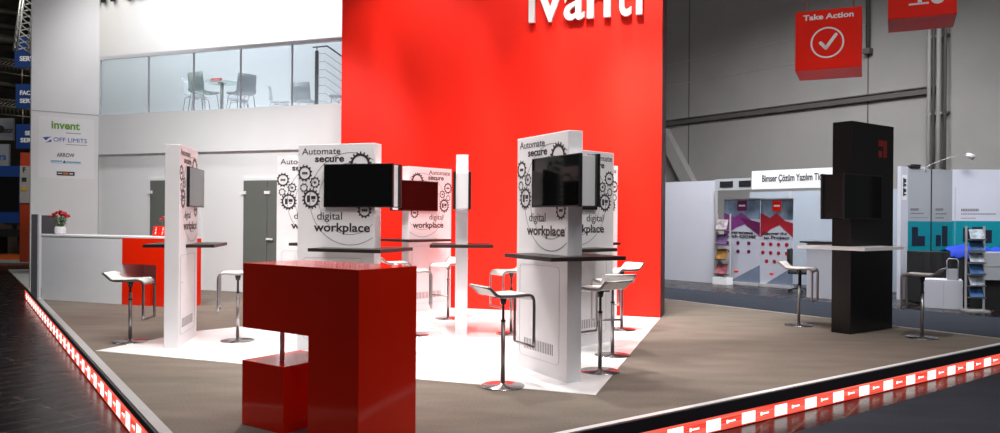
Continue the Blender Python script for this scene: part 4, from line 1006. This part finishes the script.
# ------------------------------------------------------------------ hall far left
def at(px, py, d):
    a, b = un(px, py); return Vector((a*d, d, EYE-b*d))
bkm = mat('dark_hall_backdrop', (0.055, 0.045, 0.033), 0.8, noise=(0.8, 0.6, (1, 1, 3)))
o = MB().box(-45, -13, 42, 42.3, ZH, 16).build('wall_far', bkm, kind='structure')
o = MB().box(-45, -9, 20, 42, 15.0, 15.2).build('ceiling', bkm, kind='structure')
# neighbouring pale floor beyond the platform
v = [G(29.5, 291.5, ZH+0.0).xy, G(8, 270.2, ZH).xy, G(34, 269.8, ZH).xy, G(42, 282, ZH).xy]
MB().prism([(p.x, p.y) for p in v], lambda p, q, t: (p, q, t), ZH, ZH+0.02).build('pale_aisle_floor', mat('pale_glossy_floor', (0.50, 0.53, 0.53), 0.3, noise=(1, 0.04, (1, 1, 1))), kind='structure')
# roof beams
bl = ['uppermost dark roof beam at the far left', 'second roof beam from the top at the far left', 'third roof beam down at the far left', 'lowest roof beam, above the white banner']
for i, (y, th) in enumerate(((11, 0.35), (26, 0.25), (39, 0.4), (84, 0.2))):
    p = at(0, y, 34-2*i); q = at(34, y+5, 36-2*i)
    o = MB().sweep([p+(p-q)*0.4, q+(q-p)*0.3], th, th, (0, 0, 1), n=4).build('roof_beam', girder_m if i % 2 else truss_m); tag(o, bl[i], 'beam', 'roof beams at the far left')
def truss(label, p, q, w, n, m, r=0.03):
    t = thing('light_truss', label, 'truss', 'lighting trusses at the far left'); p, q = Vector(p), Vector(q); d = (q-p); dn = d.normalized()
    s1 = dn.orthogonal().normalized()*w/2; s2 = dn.cross(s1).normalized()*w/2
    ch = MB(); co = [s1+s2, s1-s2, -s1-s2, -s1+s2]
    for c in co: ch.cyl(p+c, q+c, r, n=6)
    ch.build('chords', m, t); b = MB()
    for k in range(n):
        for j in range(4):
            b.cyl(p+d*k/n+co[j], p+d*(k+1)/n+co[(j+1) % 4], r*0.6, n=5)
    b.build('braces', m, t)
tr2 = mat('bright_truss_steel', (0.5, 0.5, 0.48), 0.35, metal=0.7, noise=(6, 0.1, (1, 1, 1)))
truss('steep silvery truss against the left edge of the white wall', at(30, -6, 19), at(21.5, 52, 19), 0.28, 9, tr2, 0.028)
truss('horizontal truss between the blue signs at the far left', at(-6, 106, 26), at(34, 110, 26), 0.35, 10, truss_m)
truss('horizontal truss above the middle blue sign at the far left', at(-6, 64, 28), at(34, 70, 28), 0.35, 10, truss_m)
def hboard(label, x0, x1, y0, y1, d, words, m=sign_blue, HG=0.45):
    t = thing('hanging_sign', label, 'sign', 'hanging blue signs at the far left')
    p0 = at(x0, y1, d); p1 = at(x1, y1, d); h = (y1-y0)*d/F; w = p1.x-p0.x
    MB().box(0, w, 0, 0.06, 0, h).build('board', m, t)
    L = MB()
    for s, a, b, fz, fh in words: text(L, s, w*a, w*b, h*fz, h*fh, 0, 0.01, 0.03)
    L.build('lettering', white_ink, t)
    MB().cyl((w*0.2, 0.03, h), (w*0.2, 0.03, h+HG), 0.02, n=6).cyl((w*0.9, 0.03, h), (w*0.9, 0.03, h+HG), 0.02, n=6).build('hanger', truss_m, t)
    t.location = p0
hboard('topmost blue hanging sign at the far left', 14.5, 44, 37, 67.5, 23.5, [('SERVICE', 0.18, 0.98, 0.22, 0.15), ('J', 0.44, 0.52, 0.55, 0.15)], HG=5.0)
hboard('middle blue hanging sign at the far left', 15.5, 45, 84, 108, 23.5, [('FACILITY', 0.15, 0.95, 0.55, 0.17), ('SERVICE', 0.15, 0.95, 0.22, 0.17)])
hboard('lowest blue hanging sign at the far left', 16, 46, 124, 148.5, 23.5, [('SERVICE', 0.30, 0.98, 0.55, 0.17), ('SERVICE', 0.15, 0.98, 0.26, 0.17)])
def fboard(name, label, cat, x0, x1, y0, y1, d, m, th=0.1):
    p0 = at(x0, y1, d); p1 = at(x1, y1, d); t = thing(name, label, cat, None, tuple(p0)); w = p1.x-p0.x; h = (y1-y0)*d/F
    MB().box(0, w, 0, th, 0, h).build('board', m, t); return t, w, h
pale = mat('pale_banner_cloth', (0.30, 0.32, 0.37), 0.6, noise=(1, 0.05, (1, 1, 1)))
t, w, h = fboard('hanging_banner', 'white hanging banner with a black dot and lettering at the far left', 'banner', -14, 13, 118, 140, 27, pale)
L = MB(); text(L, 'batar', w*0.62, w*1.0, h*0.34, h*0.26, 0, 0.01, 0.01); L.build('lettering', ink, t)
MB().cyl((w*0.53, -0.02, h*0.5), (w*0.53, 0, h*0.5), h*0.18, n=24).build('dot', ink, t)
t, w, h = fboard('hanging_banner', 'lower white banner edge with one blue letter at the far left', 'banner', -14, 8.5, 144, 166, 26, pale)
L = MB(); text(L, 'ra', w*0.62, w*0.9, h*0.3, h*0.30, 0, 0.01, 0.02); L.build('lettering', blue_ink, t)
t, w, h = fboard('stage_screen', 'big black screen in a blue frame at the far left', 'screen', -30, 18.8, 165.5, 222.5, 21, sign_blue, 0.03)
MB().box(0.0, w, -0.02, 0.0, h*0.21, h*0.81).build('screen', screen_m, t)
t, w, h = fboard('orange_column', 'orange and white column carrying a sign with the letter F', 'column', 19.5, 30.5, 152.5, 262, 22, orange_m, 0.3)
h0 = at(20, 262, 22).z; o_z = lambda y: at(20, y, 22).z-h0
orr = [c for c in kids(t)][0]; orr.data.materials[0] = mat('dull_orange_panel', (0.42, 0.045, 0.012), 0.5, noise=(2, 0.08, (1, 1, 1)))
MB().box(0.0, w, -0.02, 0, o_z(203), o_z(166)).build('white_panel', mat('dull_white_panel', (0.38, 0.37, 0.36), 0.5, noise=(2, 0.05, (1, 1, 1))), t)
L = MB(); text(L, 'F', w*0.28, w*0.52, o_z(172.3), 0.14, -0.02, 0.01, 0.03); L.box(w*0.2, w*0.62, -0.03, -0.02, o_z(181.5), o_z(177.5)); L.build('lettering', ink, t)
MB().box(w*0.12, w*0.65, -0.03, -0.02, o_z(190.5), o_z(187)).build('yellow_sticker', mat('yellow_sticker', (0.6, 0.35, 0.02), 0.5, noise=(9, 0.2, (1, 1, 1))), t)
# machines on dark tables and the orange pallet
p = G(-12, 262, ZH); q = at(34, 262, p.y)
t = thing('orange_platform', 'low orange plinth under the dark machines at the far left', 'plinth', None, (p.x, p.y-0.3, ZH))
w = 3.4
m = MB().box(0, w, 0, 1.6, 0, 0.10); m.build('edge_board', alu, t)
m = MB().box(0.05, w-0.05, 0.05, 1.55, 0.10, 0.25); m.build('orange_top', orange_m, t)
D_ = p.y; p = at(-8, 255, D_+0.5)
t = thing('work_table', 'dark table with thick legs at the far left', 'table', None, (p.x, D_+0.3, ZH+0.25))
MB().box(0, 2.6, 0, 0.9, 0.62, 0.74).build('tabletop', plastic_blk, t)
MB().box(0.9, 1.9, 0.2, 0.7, 0.0, 0.62).build('cabinet_body', fabric_blk, t)
for x in (0.05, 2.4): MB().box(x, x+0.12, 0.1, 0.8, 0, 0.62).build('leg', post_m, t)
t = thing('print_machine', 'black machine with a pale tray on the far left table', 'machine', None, (p.x, D_+0.4, ZH+0.99))
MB().box(0.1, 2.5, 0.0, 0.7, 0.0, 0.14).box(1.3, 2.4, 0.0, 0.7, 0.14, 0.26).box(0.3, 1.2, 0.3, 0.7, 0.3, 0.42).box(0.5, 0.62, 0.4, 0.5, 0.14, 0.3).build('body', plastic_blk, t)
MB().box(1.15, 2.3, -0.10, 0.3, 0.145, 0.175).build('tray', booth_w, t)
MB().cyl((0.75, 0.3, 0.5), (0.75, 0.5, 0.5), 0.12, n=20).build('roller', post_m, t)
t = thing('brown_backdrop', 'brown panel behind the machines at the far left', 'panel', None, (at(-14, 230, D_+2).x, D_+2, ZH))
MB().box(0, 3.2, 0, 0.08, 0, 1.45).box(0, 0.1, 0.08, 0.5, 0, 0.05).build('board', mat('brown_board', (0.11, 0.07, 0.05), 0.6, noise=(1, 0.05, (1, 1, 1))), t)
